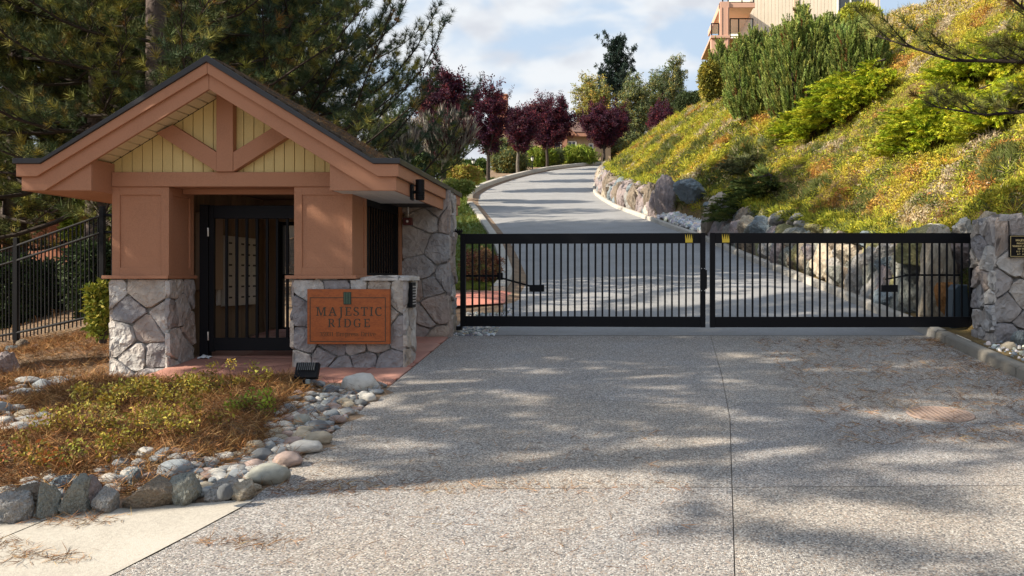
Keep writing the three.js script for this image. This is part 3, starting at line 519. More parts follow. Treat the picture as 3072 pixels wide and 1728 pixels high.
// letters set one by one to a given width, centred at x
function letters(text, fnt, size, cx, y, d, width, depth = 0.004) {
  const gs = [], adv = []; let total = 0;
  for (const ch of text) { if (ch === ' ') { adv.push(size * 0.45); total += size * 0.45; gs.push(null); continue; } const g = new TextGeometry(ch, { font: fnt, size, depth, curveSegments: 3 }); g.computeBoundingBox(); const w = g.boundingBox.max.x - g.boundingBox.min.x; g.translate(-g.boundingBox.min.x, 0, 0); gs.push(g); adv.push(w); total += w; }
  const sp = (width - total) / (text.length - 1), out = []; let x = cx - width / 2;
  gs.forEach((g, i) => { if (g) { g.translate(x, y, -d); out.push(g); } x += adv[i] + sp; });
  return merge(out);
}
{
  const k = 10.3 / FPX, X = (U) => (U - CU) * k, Y = (V) => EYE + (CV - V) * k, s = thing('entrance_sign', 'orange brown wooden entrance sign with dark serif lettering on the low stone wall', 'sign');
  const ink = std([0.035, 0.04, 0.028], 0.7);
  part(s, 'board', bx(X(924), X(1171), Y(1032), Y(867), 10.27, 10.33, 0.006), M.signWood);
  const x0 = X(932), x1 = X(1159), y0 = Y(1025), y1 = Y(892), w = 0.008, d0 = 10.267, d1 = 10.272;
  part(s, 'border_line', merge([bx(x0, x1, y0, y0 + w, d0, d1, 0), bx(x0, x1, y1 - w, y1, d0, d1, 0), bx(x0, x0 + w, y0 + w, y1 - w, d0, d1, 0), bx(x1 - w, x1, y0 + w, y1 - w, d0, d1, 0)]), ink);
  part(s, 'emblem', bx(X(1033), X(1056), Y(913), Y(876), 10.26, 10.271, 0.002), std([0.02, 0.045, 0.03], 0.6));
  part(s, 'emblem_stripe', merge([0, 1, 2, 3].map((q) => bx(X(1036.5 + q * 4.8), X(1038.2 + q * 4.8), Y(911), Y(878), 10.257, 10.261, 0))), std([0.09, 0.14, 0.09], 0.6));
  part(s, 'lettering', letters('MAJESTIC', font, 0.104, X(1048.5), Y(947), 10.271, X(1146) - X(950)), ink);
  part(s, 'lettering', letters('RIDGE', font, 0.100, X(1049), Y(981), 10.271, X(1112) - X(986)), ink);
  part(s, 'lettering', letters('35931 Empress Drive', font, 0.050, X(1045.5), Y(1008), 10.271, X(1129) - X(962)), std([0.10, 0.05, 0.02], 0.7));
  const p = thing('notice_plaque', 'black notice plaque with small gold lettering on the freestanding stone pillar', 'plaque'), dd = 11.7, q = dd / FPX, PX = (U) => (U - CU) * q, PY = (V) => EYE + (CV - V) * q;
  part(p, 'plate', bx(PX(3027), PX(3127), PY(772), PY(706), dd - 0.02, dd + 0.02, 0.003), M.black);
  const gold = std([0.55, 0.45, 0.22], 0.45), a = PX(3029), b = PX(3125), t = PY(708), u = PY(770), e = 0.006;
  part(p, 'border_line', merge([bx(a, b, u, u + e, dd - 0.024, dd - 0.019, 0), bx(a, b, t - e, t, dd - 0.024, dd - 0.019, 0), bx(a, a + e, u + e, t - e, dd - 0.024, dd - 0.019, 0), bx(b - e, b, u + e, t - e, dd - 0.024, dd - 0.019, 0)]), gold);
  [['MAJESTIC RIDGE', 724, 64, 0.028], ['PRIVATE PROPERTY', 733, 58, 0.022], ['"RESIDENTS AND GUESTS ONLY"', 741, 86, 0.022], ['NO TRESPASSING', 749, 52, 0.022], ['NO PEDDLING', 757, 60, 0.022], ['AT ANY TIME', 765, 56, 0.022]].forEach(([s2, v, wpx, sz]) => part(p, 'lettering', letters(s2, fontB, sz, PX(3077), PY(v), dd - 0.022, wpx * q, 0.003), gold));
}
{
  // things fixed to the gatehouse
  const L = thing('wall_light', 'black cylinder wall light on the eave above the sign', 'wall light');
  part(L, 'bracket', bx(-2.447, -2.42, 2.05, 2.24, 10.62, 10.74), M.blackMatte); part(L, 'arm', rod(W(-2.42, 2.15, 10.68), W(-2.36, 2.15, 10.68), 0.02), M.blackMatte);
  part(L, 'shade', tube([W(-2.335, 2.05, 10.68), W(-2.335, 2.06, 10.68), W(-2.335, 2.30, 10.68), W(-2.335, 2.305, 10.68)], [0.05, 0.055, 0.055, 0.05], 18), M.black);
  part(L, 'louvre', merge([0, 1, 2, 3].map((k) => tube([W(-2.335, 2.085 + k * 0.02, 10.68), W(-2.335, 2.095 + k * 0.02, 10.68)], [0.058, 0.058], 18))), M.blackBar);
  const I = thing('intercom_box', 'black intercom box with grille on the end of the sign wall', 'intercom');
  part(I, 'housing', bx(-2.44, -2.39, 0.72, 1.03, 10.5, 10.7, 0.006), M.black); part(I, 'grille_slat', merge([...Array(7)].map((_, k) => bx(-2.391, -2.384, 0.76 + k * 0.035, 0.775 + k * 0.035, 10.53, 10.67, 0))), M.steel);
  const C = thing('security_camera', 'small dark red camera box with white lens on the tall stone wall', 'camera');
  part(C, 'housing', bx(-3.02, -2.89, 1.86, 1.97, 12.66, 12.74, 0.008), std([0.11, 0.02, 0.02], 0.5)); part(C, 'lens', rod(W(-2.955, 1.915, 12.64), W(-2.955, 1.915, 12.66), 0.018, 12), M.white); part(C, 'conduit', rod(W(-2.955, 1.97, 12.72), W(-2.955, 2.4, 12.72), 0.01), M.white);
  // mailboxes and panels inside
  const B = thing('mailbox_panel', 'cream apartment mailbox panel of small doors on the inner wall', 'mailbox panel'), cream = std([0.55, 0.52, 0.46], 0.5);
  part(B, 'cabinet', bx(-5.45, -5.38, 0.68, 1.68, 12.1, 13.2, 0.006), cream);
  for (let r = 0; r < 6; r++) for (let c = 0; c < 5; c++) { const d = 12.14 + c * 0.205, y = 0.73 + r * 0.155; const o = part(B, 'mailbox_door', bx(-5.379, -5.37, y, y + 0.145, d, d + 0.196, 0.003), cream); part(o, 'name_slot', bx(-5.369, -5.366, y + 0.06, y + 0.085, d + 0.04, d + 0.14, 0), M.dark); }
  const P = thing('service_cabinet', 'tan metal service cabinet on the inner wall beside the mailboxes', 'cabinet'); part(P, 'cabinet', bx(-5.45, -5.36, 0.92, 1.95, 11.35, 11.98, 0.006), std([0.40, 0.28, 0.19], 0.6)); part(P, 'latch', bx(-5.359, -5.345, 1.38, 1.5, 11.5, 11.55), M.dark);
  const N = thing('notice_sheet', 'narrow white notice holder under the tan cabinet', 'notice'); part(N, 'holder', bx(-5.45, -5.43, 0.7, 1.12, 11.96, 12.06, 0.002), M.white); part(N, 'sheet', bx(-5.429, -5.426, 0.72, 1.09, 11.975, 12.045, 0), std([0.8, 0.8, 0.78], 0.8));
  const R = mulberry(3), pp = [], ix = []; for (let j = 0; j <= 5; j++) for (let i = 0; i <= 5; i++) { const q = W(-5.24 + i * 0.03 + (R() - 0.5) * 0.02, roadY(10.95) + 0.012 + Math.max(0, 0.05 - 0.03 * Math.hypot(i - 2.5, j - 2.5)) + R() * 0.03, 10.95 + j * 0.026); pp.push(q.x, q.y, q.z); }
  for (let j = 0; j < 5; j++) for (let i = 0; i < 5; i++) { const a = j * 6 + i; ix.push(a, a + 1, a + 6, a + 1, a + 7, a + 6); }
  const pg = new THREE.BufferGeometry(); pg.setAttribute('position', new THREE.Float32BufferAttribute(pp, 3)); pg.setIndex(ix); pg.computeVertexNormals();
  solo('paper_scrap', 'crumpled white paper scrap at the foot of the pedestrian gate post', 'paper', boxUV(pg), new THREE.MeshStandardMaterial({ color: 0xd9dde2, roughness: 0.8, side: THREE.DoubleSide }));
}
// ------------------------------------------------------------------ rocks
// angular boulder: the inside of a handful of random planes, roughened
function rockGeo(seed, detail = 4, planes = 13, rough = 0.05, sharp = 0.5) {
  const R = mulberry(seed), P = []; for (let i = 0; i < planes; i++) P.push([V3(R() - 0.5, R() - 0.5, R() - 0.5).normalize(), 0.52 + R() * 0.42]);
  let g = new THREE.IcosahedronGeometry(1, detail); for (const k of ['uv', 'normal']) g.deleteAttribute(k); g = mergeVertices(g, 1e-4);
  const p = g.attributes.position, v = V3();
  for (let i = 0; i < p.count; i++) {
    v.fromBufferAttribute(p, i).normalize(); let r = 1.15;
    for (const [n, h] of P) { const c = v.dot(n); if (c > 0.05) r = Math.min(r, h / c); }
    r *= 1 + rough * (fbm(v.x * 2.5, v.y * 2.5, v.z * 2.5 + seed, 4) * 1.6 + 0.25 * n3(v.x * 9, v.y * 9, v.z * 9 + seed));
    p.setXYZ(i, v.x * r, v.y * r, v.z * r);
  }
  return boxUV(toCreasedNormals(g, sharp));
}
function cobbleGeo(seed) {
  let g = new THREE.IcosahedronGeometry(1, 3); for (const k of ['uv', 'normal']) g.deleteAttribute(k); g = mergeVertices(g, 1e-4);
  const p = g.attributes.position, v = V3();
  for (let i = 0; i < p.count; i++) { v.fromBufferAttribute(p, i).normalize(); const r = 1 + 0.13 * n3(v.x * 0.9 + seed, v.y * 0.9, v.z * 0.9) + 0.05 * n3(v.x * 2 + seed, v.y * 2, v.z * 2); p.setXYZ(i, v.x * r, v.y * r * (v.y < 0 ? 0.8 : 1), v.z * r); }
  g.computeVertexNormals(); return boxUV(g);
}
const texRock = tex(512, (u, v) => { const a = tf(u, v, 4, 141, 6), b = tf(u, v, 16, 145, 4), c = tf(u, v, 3, 149, 4), q = Math.pow(1 - Math.abs(tf(u + 0.2 * c, v, 6, 151, 4) - 0.5) * 2, 10) * 0.5; const k = 0.4 + 0.75 * a + 0.3 * (b - 0.5) + q; return [k * (1 + 0.3 * (c - 0.5)), k * (1 + 0.08 * (b - 0.5)), k * (1 - 0.2 * (c - 0.5))]; });
const texGrain = tex(512, (u, v) => { const a = tf(u, v, 5, 161, 4), s = tn(u, v, 140, 162), t = tn(u, v, 70, 163); const k = 0.72 + 0.34 * a + 0.2 * (s - 0.5) + 0.12 * (t - 0.5); return [k, k, k]; });
const rockMat = (c) => std(c, 0.82, { map: rep(texRock, 0.9), bumpMap: rep(texStoneBump, 1.3), bumpScale: 0.018 });
const cobMat = (c) => std(c, 0.7, { map: rep(texGrain, 0.8), bumpMap: rep(texGrain, 0.8), bumpScale: 0.012 });
const ROCKS = [1, 2, 3, 4, 5, 6, 7, 8].map((s) => rockGeo(s * 13, 11, 10, 0.085, 0.3)), COBS = [1, 2, 3, 4, 5, 6].map((s) => cobbleGeo(s * 3.7));
const RM = { green: rockMat([0.225, 0.235, 0.215]), grey: rockMat([0.29, 0.285, 0.28]), blue: rockMat([0.17, 0.21, 0.24]), tan: rockMat([0.38, 0.33, 0.26]), brown: rockMat([0.19, 0.155, 0.12]), rust: rockMat([0.42, 0.20, 0.07]), mauve: rockMat([0.26, 0.22, 0.225]), pale: rockMat([0.46, 0.44, 0.40]), olive: rockMat([0.24, 0.23, 0.11]) };
const CM = { pale: cobMat([0.62, 0.60, 0.56]), grey: cobMat([0.41, 0.415, 0.415]), blue: cobMat([0.29, 0.325, 0.36]), tan: cobMat([0.44, 0.385, 0.30]), dark: cobMat([0.145, 0.16, 0.18]), pink: cobMat([0.42, 0.32, 0.29]), green: cobMat([0.36, 0.365, 0.325]) };
const place = (o, p, r, s) => { o.position.set(...p); o.rotation.set(...r); o.scale.set(...s); return o; };
// a single boulder from its outline in the photograph: centre of its foot, width and height in pixels
function boulder(label, U, V, w, h, gi, m, turn, o = {}) {
  const [x, d] = o.d ? [(U - CU) * o.d / FPX, o.d] : onPlane(U, V), k = d / FPX, y = o.y !== undefined ? o.y : EYE + (CV - V) * k;
  const sx = w * k * (o.cob ? 0.49 : 0.41), sy = h * k * (o.cob ? 0.62 : 0.6), g = (o.cob ? COBS : ROCKS)[gi % (o.cob ? 6 : 8)];
  const b = solo(o.name || 'boulder', label, 'rock', g, m, o.group);
  return place(b, [x, y + sy * (o.sink ?? (o.d && o.d < 6.5 ? 0.78 : 0.62)), -(d + sx * 0.5)], [(o.tilt || 0), turn, o.roll || 0], [sx, sy, sx * (o.deep || 0.8)]);
}
boulder('dark grey boulder with a broken face at the sidewalk, cut off by the photo edge', 20, 1570, 120, 100, 0, RM.grey, 0.4);
boulder('brown wedge boulder leaning behind the first grey sidewalk boulder', 85, 1528, 110, 92, 1, RM.brown, 1.3, { roll: 0.3, d: 5.5 });
boulder('tall green grey triangular boulder at the sidewalk', 122, 1555, 108, 125, 2, RM.green, 2.2, { roll: 0.2 });
boulder('leaning grey green slab boulder between two peaked sidewalk boulders', 215, 1547, 112, 112, 3, RM.green, 0.9, { roll: -0.35 });
boulder('small mauve grey stone wedged in the sidewalk row', 268, 1525, 62, 84, 4, RM.mauve, 0.2, { d: 5.48 });
boulder('dark cornered grey boulder with a black shaded side at the sidewalk', 312, 1540, 100, 96, 5, RM.grey, 3.0, { roll: 0.15 });
boulder('long low olive brown boulder at the sidewalk', 432, 1530, 168, 92, 6, RM.brown, 0.35, { roll: 0.12 });
boulder('large jagged green grey boulder beside the olive brown one', 552, 1512, 136, 118, 7, RM.green, 1.8, { roll: 0.25 });
boulder('mid grey blocky boulder with a blue cobble leaning on it', 650, 1502, 118, 76, 1, RM.grey, 4.2);
boulder('tan grey broken slab at the sidewalk corner by the driveway', 728, 1498, 130, 62, 2, RM.tan, 5.2, { roll: 0.1 });
boulder('rounded blue cobble leaning on the grey blocky boulder', 670, 1502, 46, 44, 2, CM.dark, 0.5, { cob: 1, d: 5.52 });
boulder('rounded blue grey rock on top of the tall green triangular boulder', 178, 1492, 100, 62, 0, RM.blue, 1.0, { d: 5.85 });
boulder('white broken rock at the photo edge above the grey sidewalk boulder', 12, 1498, 66, 46, 5, RM.pale, 1.0, { d: 5.75 });
boulder('flat blue grey stone between the row and the needle bed', 236, 1468, 66, 36, 3, RM.blue, 2.0, { d: 6.0 });
boulder('flat mauve stone behind the leaning slab boulder', 290, 1464, 66, 36, 4, RM.mauve, 0.4, { d: 6.0 });
boulder('dark blue chipped stone behind the cornered boulder', 340, 1455, 66, 46, 6, RM.blue, 0.9, { d: 6.05 });
boulder('upright glossy blue black stone in the middle of the row', 394, 1472, 58, 72, 7, RM.blue, 2.4, { d: 5.95 });
boulder('flat brown grey slab leaning beside the blue black stone', 462, 1448, 100, 44, 1, RM.mauve, 0.3, { d: 6.05, roll: 0.25 });
boulder('large smooth blue grey egg shaped cobble above the sidewalk row', 513, 1446, 106, 56, 1, CM.blue, 0.2, { cob: 1, d: 6.05 });
boulder('long pale grey cobble behind the blue egg shaped one', 545, 1402, 100, 32, 3, CM.grey, 0.25, { cob: 1, d: 6.4 });
boulder('brown half round cobble above the sidewalk row', 616, 1392, 68, 36, 4, CM.tan, 0, { cob: 1, d: 6.5 });
boulder('big flat pale green cobble beside the driveway', 796, 1462, 126, 60, 5, CM.green, 0.25, { cob: 1, d: 6.0 });
boulder('long flat pinkish cobble beside the driveway above the big pale green one', 854, 1408, 90, 44, 0, CM.pink, 0.1, { cob: 1, d: 6.4 });
boulder('large near white flat cobble at the driveway edge', 908, 1362, 104, 36, 3, CM.pale, 0.1, { cob: 1, d: 6.75 });
boulder('cream block shaped cobble at the driveway edge below the needles', 948, 1338, 84, 40, 1, CM.tan, 0.2, { cob: 1, d: 6.98 });
boulder('brown domed cobble beside the blue domed one on the bed edge', 757, 1372, 64, 50, 4, CM.tan, 0, { cob: 1, d: 6.75 });
boulder('blue domed cobble beside the brown domed one on the bed edge', 804, 1360, 42, 34, 1, CM.blue, 0, { cob: 1, d: 6.8 });
boulder('large olive domed cobble in the middle of the driveway border', 902, 1282, 56, 38, 2, CM.green, 0, { cob: 1, d: 7.55 });
boulder('long blue white cobble leaning on the bed edge', 856, 1256, 64, 44, 5, CM.blue, 0.3, { cob: 1, d: 7.9 });
boulder('largest cream boulder on the corner of the red paving by the driveway', 1070, 1184, 114, 62, 2, CM.pale, 0.15, { cob: 1, d: 9.0 });
boulder('flat grey boulder just below the largest cream one', 1088, 1208, 54, 32, 0, CM.grey, 0.1, { cob: 1, d: 8.75 });
boulder('pale beige boulder behind the floodlight', 872, 1176, 44, 38, 4, CM.pale, 0.1, { cob: 1, d: 9.1 });
boulder('large cream egg shaped cobble on the far bed edge', 50, 1248, 60, 46, 1, CM.pale, 0.1, { cob: 1, d: 8.0 });
boulder('white oblong cobble on the far bed edge above the needles', 152, 1214, 48, 36, 3, CM.pale, 0.3, { cob: 1, d: 8.4 });
boulder('long white cobble on the far bed edge', 214, 1180, 60, 28, 0, CM.pale, 0.3, { cob: 1, d: 8.8 });
boulder('white flattened cobble near the red paving tip', 296, 1168, 46, 30, 5, CM.pale, 0.2, { cob: 1, d: 9.1 });
boulder('big mauve grey boulder below the fence at the photo edge', 6, 1142, 100, 80, 3, RM.mauve, 0.7, { d: 10.6 });
boulder('round pale mauve rock at the fence foot', 96, 1063, 42, 32, 6, RM.mauve, 0.2, { d: 12.6 });
boulder('flat olive tan rock at the fence foot', 64, 1076, 46, 28, 2, RM.olive, 0.9, { d: 12.4 });
boulder('teal grey rock at the fence foot', 30, 1064, 40, 30, 0, RM.blue, 0.3, { d: 12.6 });
boulder('brown rock against the fence post', 62, 1050, 44, 30, 4, RM.brown, 0.2, { d: 12.9 });
boulder('round beige boulder on the kerb at the freestanding pillar', 3032, 1066, 58, 40, 2, CM.tan, 0.2, { cob: 1, d: 11.3 });
boulder('dark blue split rock beside the beige boulder at the pillar', 3062, 1040, 52, 44, 4, RM.blue, 0.2, { d: 11.5 });
// packed cobbles as separate stones
const bedEdgeR = lut([5.9, 6.35, 6.9, 7.55, 8.2, 9.3], [-3.2, -2.98, -2.72, -2.98, -3.0, -3.3]);
function pack(n, sizes, inside, R, taken) {
  const out = [];
  for (const [r0, r1, tries] of sizes) for (let k = 0; k < tries && out.length < n; k++) {
    const q = inside(R); if (!q) continue; const r = mix(r0, r1, R()), [x, d] = q;
    if ([...taken, ...out].some((o) => Math.hypot(o.x - x, (o.d - d)) < (o.r + r) * 0.8)) continue;
    out.push({ x, d, r });
  }
  return out;
}
{
  const R = mulberry(123), tones = ['grey', 'blue', 'pale', 'tan', 'dark', 'pink', 'grey', 'blue', 'pale'], word = { pale: 'whitish', grey: 'mid grey', blue: 'blue grey', tan: 'tan', dark: 'dark slate', pink: 'pinkish', green: 'greenish' };
  const fp = onPlane(922, 1195);
  const taken = scene.children.filter((o) => /^boulder/.test(o.name)).map((o) => ({ x: o.position.x, d: -o.position.z, r: Math.max(o.scale.x, o.scale.z) * 0.9, key: o.userData.label.split(/ (?:in|beside|above|at|behind|below|on|wedged|leaning|between|with|against|near|just|cut) /)[0] }));
  const anchors = taken.filter((o) => o.key.split(' ').length > 2);
  taken.push({ x: fp[0], d: 8.75, r: 0.2 });
  const proto = {}, placed = [];
  function cobbles(list, where, group, lift = 0) {
    for (const { x, d, r } of list) {
      const t = pick(R, tones), key = t + where; let o;
      if (!proto[t]) { o = proto[t] = solo('cobble', '', 'cobble', pick(R, COBS), CM[t]); } else { o = proto[t].clone(); o.geometry = pick(R, COBS); o.name = numbered('cobble'); scene.add(o); }
      const e = 0.75 + R() * 0.5, flat = 0.42 + R() * 0.33, near = anchors.reduce((b, q) => Math.hypot(q.x - x, q.d - d) < Math.hypot(b.x - x, b.d - d) ? q : b);
      tag(o, (r > 0.072 ? 'large ' : r < 0.045 ? 'small ' : '') + (flat < 0.52 ? 'flat ' : flat > 0.66 ? 'plump ' : '') + word[t] + ' cobble near the ' + near.key, 'cobble', word[t] + ' ' + group);
      placed.push([o, Math.hypot(near.x - x, near.d - d)]); place(o, [x, groundY(x, d) + r * 0.2 + lift, -d], [(R() - 0.5) * 0.35, R() * 6.3, (R() - 0.5) * 0.35], [r * 1.08 * e, r * flat, r / e]);
    }
  }
  const strip = (R) => { const d = mix(5.85, 9.25, R()), a = d < 6.35 ? -3.6 : bedEdgeR(d), x = mix(a, -2.4, R()); return [x, d]; };
  const front = (R) => { const x = mix(-4.1, -2.5, R()), d = mix(5.72, 6.05 + 0.35 * sm((x + 3.7) / 0.9), R()); return [x, d]; };
  cobbles(pack(235, [[0.062, 0.085, 260], [0.045, 0.062, 1400], [0.03, 0.045, 6000]], strip, R, taken), 'in the border along the driveway', 'cobbles along the driveway');
  cobbles(pack(34, [[0.05, 0.07, 200], [0.03, 0.05, 900]], front, R, taken), 'behind the sidewalk boulders', 'cobbles behind the boulder row');
  const left = (R) => { const U = mix(-30, 185, R()), V = mix(1285, 1362, R()); if ((U - 60) / 130 + Math.abs(V - 1325) / 45 > 1.3) return null; const d = 1.96 / (0.08 + (V - CV) / FPX); return [(U - CU) * d / FPX, d - 0.1]; };
  cobbles(pack(34, [[0.07, 0.1, 120], [0.045, 0.07, 500]], left, R, taken), 'in the heap at the bed edge', 'cobbles heaped at the bed edge', 0.02);
  const far = (R) => { const t = R(), U = mix(-20, 345, t), V = mix(1262, 1150, t) + (R() - 0.5) * 40 * (1 - t * 0.5), d = 1.95 / (0.08 + (V - CV) / FPX); return [(U - CU) * d / FPX, d]; };
  cobbles(pack(38, [[0.07, 0.1, 60], [0.04, 0.07, 700]], far, R, taken), 'in the line edging the far side of the bed', 'cobbles on the far bed edge', 0.02);
  // cobbles that read alike are told apart by how far they lie from the boulder they are near
  const alike = new Map(); for (const q of placed) { const k = q[0].userData.label; alike.has(k) ? alike.get(k).push(q) : alike.set(k, [q]); }
  for (const [k, list] of alike) if (list.length > 1) list.sort((a, b) => a[1] - b[1]).forEach(([o], i) => { o.userData.label = ['closest', 'second closest', 'third closest', 'fourth closest', 'fifth closest', 'sixth closest', 'seventh closest', 'eighth closest'][i] + ' ' + k.replace(' near the ', ' to the '); });
  // gravel that nobody could count
  function gravel(name, label, n, inside, tones, s0, s1) {
    const ms = [], cs = [], g = new THREE.IcosahedronGeometry(1, 1), q = new THREE.Quaternion(), e = new THREE.Euler();
    for (let k = 0; k < n; k++) { const [x, d, dy = 0] = inside(R), s = mix(s0, s1, R()); q.setFromEuler(e.set(R(), R() * 6, R())); ms.push(new THREE.Matrix4().compose(V3(x, groundY(x, d) + s * 0.2 + dy, -d), q, V3(s, s * 0.6, s * 0.8))); cs.push(vary(R, pick(R, tones), 0.3)); }
    const o = inst(scene, numbered(name), g, std([1, 1, 1], 0.8), ms, cs); tag(o, label, 'gravel', null, 'stuff');
  }
  const tones2 = [[0.3, 0.3, 0.3], [0.5, 0.5, 0.49], [0.16, 0.17, 0.19], [0.4, 0.36, 0.3]];
  gravel('gravel', 'grey gravel patch beside the gatehouse end of the vehicle gate', 1500, (R) => [mix(-2.55, -1.72, R()), mix(12.95, 15.6, R())], tones2, 0.018, 0.045);
  gravel('gravel', 'small dark gravel at the foot of the first stone base', 350, (R) => { const t = R(); return [mix(-6.9, -5.95, t), mix(10.1, 10.5, t) - R() * 0.35]; }, [[0.16, 0.17, 0.19], [0.24, 0.23, 0.23], [0.3, 0.28, 0.27]], 0.02, 0.05);
  gravel('gravel', 'pale crushed gravel in the recess of the rock wall', 900, (R) => { const d = mix(27.5, 33.5, R()), x = XR(d) + 0.25 + R() * 1.1; return [x, d, 0.12 + 0.3 * (x - XR(d) - 0.25) - Math.max(0, groundY(x, d) - roadY(d) - 0.05)]; }, [[0.6, 0.6, 0.62], [0.45, 0.46, 0.5], [0.68, 0.66, 0.64]], 0.05, 0.12);
  gravel('gravel', 'loose pale gravel between the kerb and the freestanding pillar', 300, (R) => { const d = mix(9.8, 11.8, R()); return [XR(d) + 0.22 + R() * 1.4, d, 0.0]; }, [[0.5, 0.5, 0.5], [0.6, 0.58, 0.55], [0.2, 0.22, 0.25]], 0.015, 0.05);
  gravel('gravel', 'fine pebbles filling the gaps of the driveway border', 700, (R) => strip(R), tones2, 0.012, 0.028);
}
// rock wall: big split rocks stacked along the kerb
{
  const R = mulberry(31), wall = thing('rock_wall', 'retaining wall of large split rocks along the climbing road', 'rock wall');
  const near = ['green', 'brown', 'tan', 'mauve', 'grey', 'green', 'brown', 'olive', 'blue', 'grey'], far = ['grey', 'mauve', 'brown', 'blue', 'tan', 'brown', 'mauve'];
  const put = (d, t, y, w, h, e, m, turn = (R() - 0.5) * 1.2) => place(part(wall, 'rock', pick(R, ROCKS), m), [XR(d) + t, roadY(d) + y, -d], [(R() - 0.5) * 0.4, turn, (R() - 0.5) * 0.4], [e, h, w]);
  for (let d = 14.9; d < 62;) {
    const far2 = d > 26, w = far2 ? mix(0.3, 0.55, R()) : mix(0.22, 0.42, R()), h = far2 ? mix(0.55, 0.85, R()) : mix(0.34, 0.62, R()), rec = d > 27.5 && d < 33.2 ? 1.05 : 0;
    put(d + w * 0.7, 0.55 + rec, h * 0.6, w, h, mix(0.32, 0.42, R()), RM[pick(R, far2 ? far : near)]);
    const u = mix(0.25, 0.42, R()); put(d + w * 0.8 + R() * 0.3, 0.72 + rec * 0.8, Math.min(1.12 - u * 0.5, h * 1.15 + u * 0.5), mix(0.28, 0.48, R()), u, mix(0.36, 0.48, R()), RM[pick(R, far2 ? far : near)]);
    if (R() < 0.5) put(d + R() * w, 0.98 + rec * 0.5, 1.02, mix(0.22, 0.4, R()), 0.26, 0.36, RM[pick(R, far2 ? far : near)]);
    d += w * 1.02;
  }
  put(14.1, 0.62, 0.62, 0.46, 0.86, 0.34, RM.tan, 0.3); put(13.86, 0.72, 0.42, 0.2, 0.55, 0.2, RM.rust, 0.7); put(14.7, 0.7, 1.1, 0.5, 0.42, 0.4, RM.olive, 0.5); put(13.9, 1.2, 1.15, 0.5, 0.5, 0.4, RM.mauve, 0.9);
  put(31, 0.95, 1.35, 1.0, 0.5, 0.6, RM.blue, 0.2); put(33.2, 0.62, 0.7, 0.5, 0.95, 0.4, RM.mauve, 0.4); put(27.3, 0.6, 0.65, 0.5, 0.9, 0.4, RM.brown, 0.8); put(35, 0.6, 0.55, 0.5, 0.8, 0.4, RM.pale, 0.8);
  for (const [U, V, w, h, d, m] of [[2812, 690, 84, 36, 15.5, 'pale'], [2896, 690, 70, 70, 14.2, 'pale'], [2962, 652, 60, 32, 13.4, 'tan']]) { const p = pt(U, V, d), k = d / FPX; place(part(wall, 'rock', ROCKS[3], RM[m]), [p.x, p.y - h * k * 0.3, p.z], [0.2, U, 0.1], [w * k * 0.55, h * k * 0.7, 0.4]); }
}
// floodlight among the cobbles, storm drain, red path
{
  const d = 8.75, k = d / FPX, p = pt(922, 1190, d), f = thing('floodlight', 'small black finned floodlight on a stake among the cobbles', 'floodlight', [p.x, Math.max(p.y, groundY(p.x, d) + 0.07), p.z]);
  const head = new THREE.Group(); head.name = 'head'; head.position.set(0, 0.12, 0); head.rotation.x = -0.5; f.add(head);
  part(head, 'housing', boxUV(new RoundedBoxGeometry(0.235, 0.17, 0.06, 2, 0.012)), M.black);
  const fins = [...Array(9)].map((_, i) => new THREE.BoxGeometry(0.005, 0.085, 0.03).translate(-0.08 + i * 0.02, 0.03, 0.043)); fins.forEach((g) => part(head, 'fin', boxUV(g), std([0.14, 0.145, 0.15], 0.4, { metalness: 0.5 })));
  part(f, 'bracket', boxUV(new RoundedBoxGeometry(0.06, 0.09, 0.05, 1, 0.006).translate(0, 0.03, 0.03)), M.blackMatte); part(f, 'stake', rod(V3(0, -0.12, 0.02), V3(0, 0.03, 0.02), 0.012), M.blackMatte); part(f, 'cable_box', boxUV(new RoundedBoxGeometry(0.045, 0.045, 0.03, 1, 0.004).translate(0.03, 0.02, 0.065)), std([0.12, 0.15, 0.17], 0.5));
  // drain grate
  const [gx, gd] = onPlane(2821, 1243), g = thing('drain_grate', 'round rusty storm drain grate set in the driveway', 'drain grate', [gx, roadY(gd) + 0.003, -gd]); g.rotation.x = Math.atan(0.08);
  const iron = std([0.27, 0.20, 0.17], 0.8), r = 0.29;
  part(g, 'pit', new THREE.CylinderGeometry(r, r, 0.004, 32), std([0.16, 0.13, 0.11], 0.95)); part(g, 'rim', new THREE.TorusGeometry(r, 0.016, 6, 40).rotateX(Math.PI / 2).scale(1, 0.5, 1), iron);
  for (let i = -5; i <= 5; i++) { const x = i * 0.048, l = Math.sqrt(r * r - x * x) - 0.012; part(g, 'bar', new THREE.BoxGeometry(0.018, 0.012, l * 2).translate(x, 0.004, 0), iron); if (Math.abs(i) < 5) part(g, 'bar', new THREE.BoxGeometry(l * 2, 0.010, 0.016).translate(0, 0.003, x), iron); }
  const path = solo('garden_path', 'short salmon red path behind the gatehouse end of the gate', 'path', grid(8, 6, (u, v) => { const x = mix(-3.4, -1.95, u), q = mix(15.9, 17.2, v) + (u - 0.5) * 0.5; return W(x, Math.max(groundY(x, q), roadY(q)) + 0.03, q); }), M.red, null, 'structure');
}
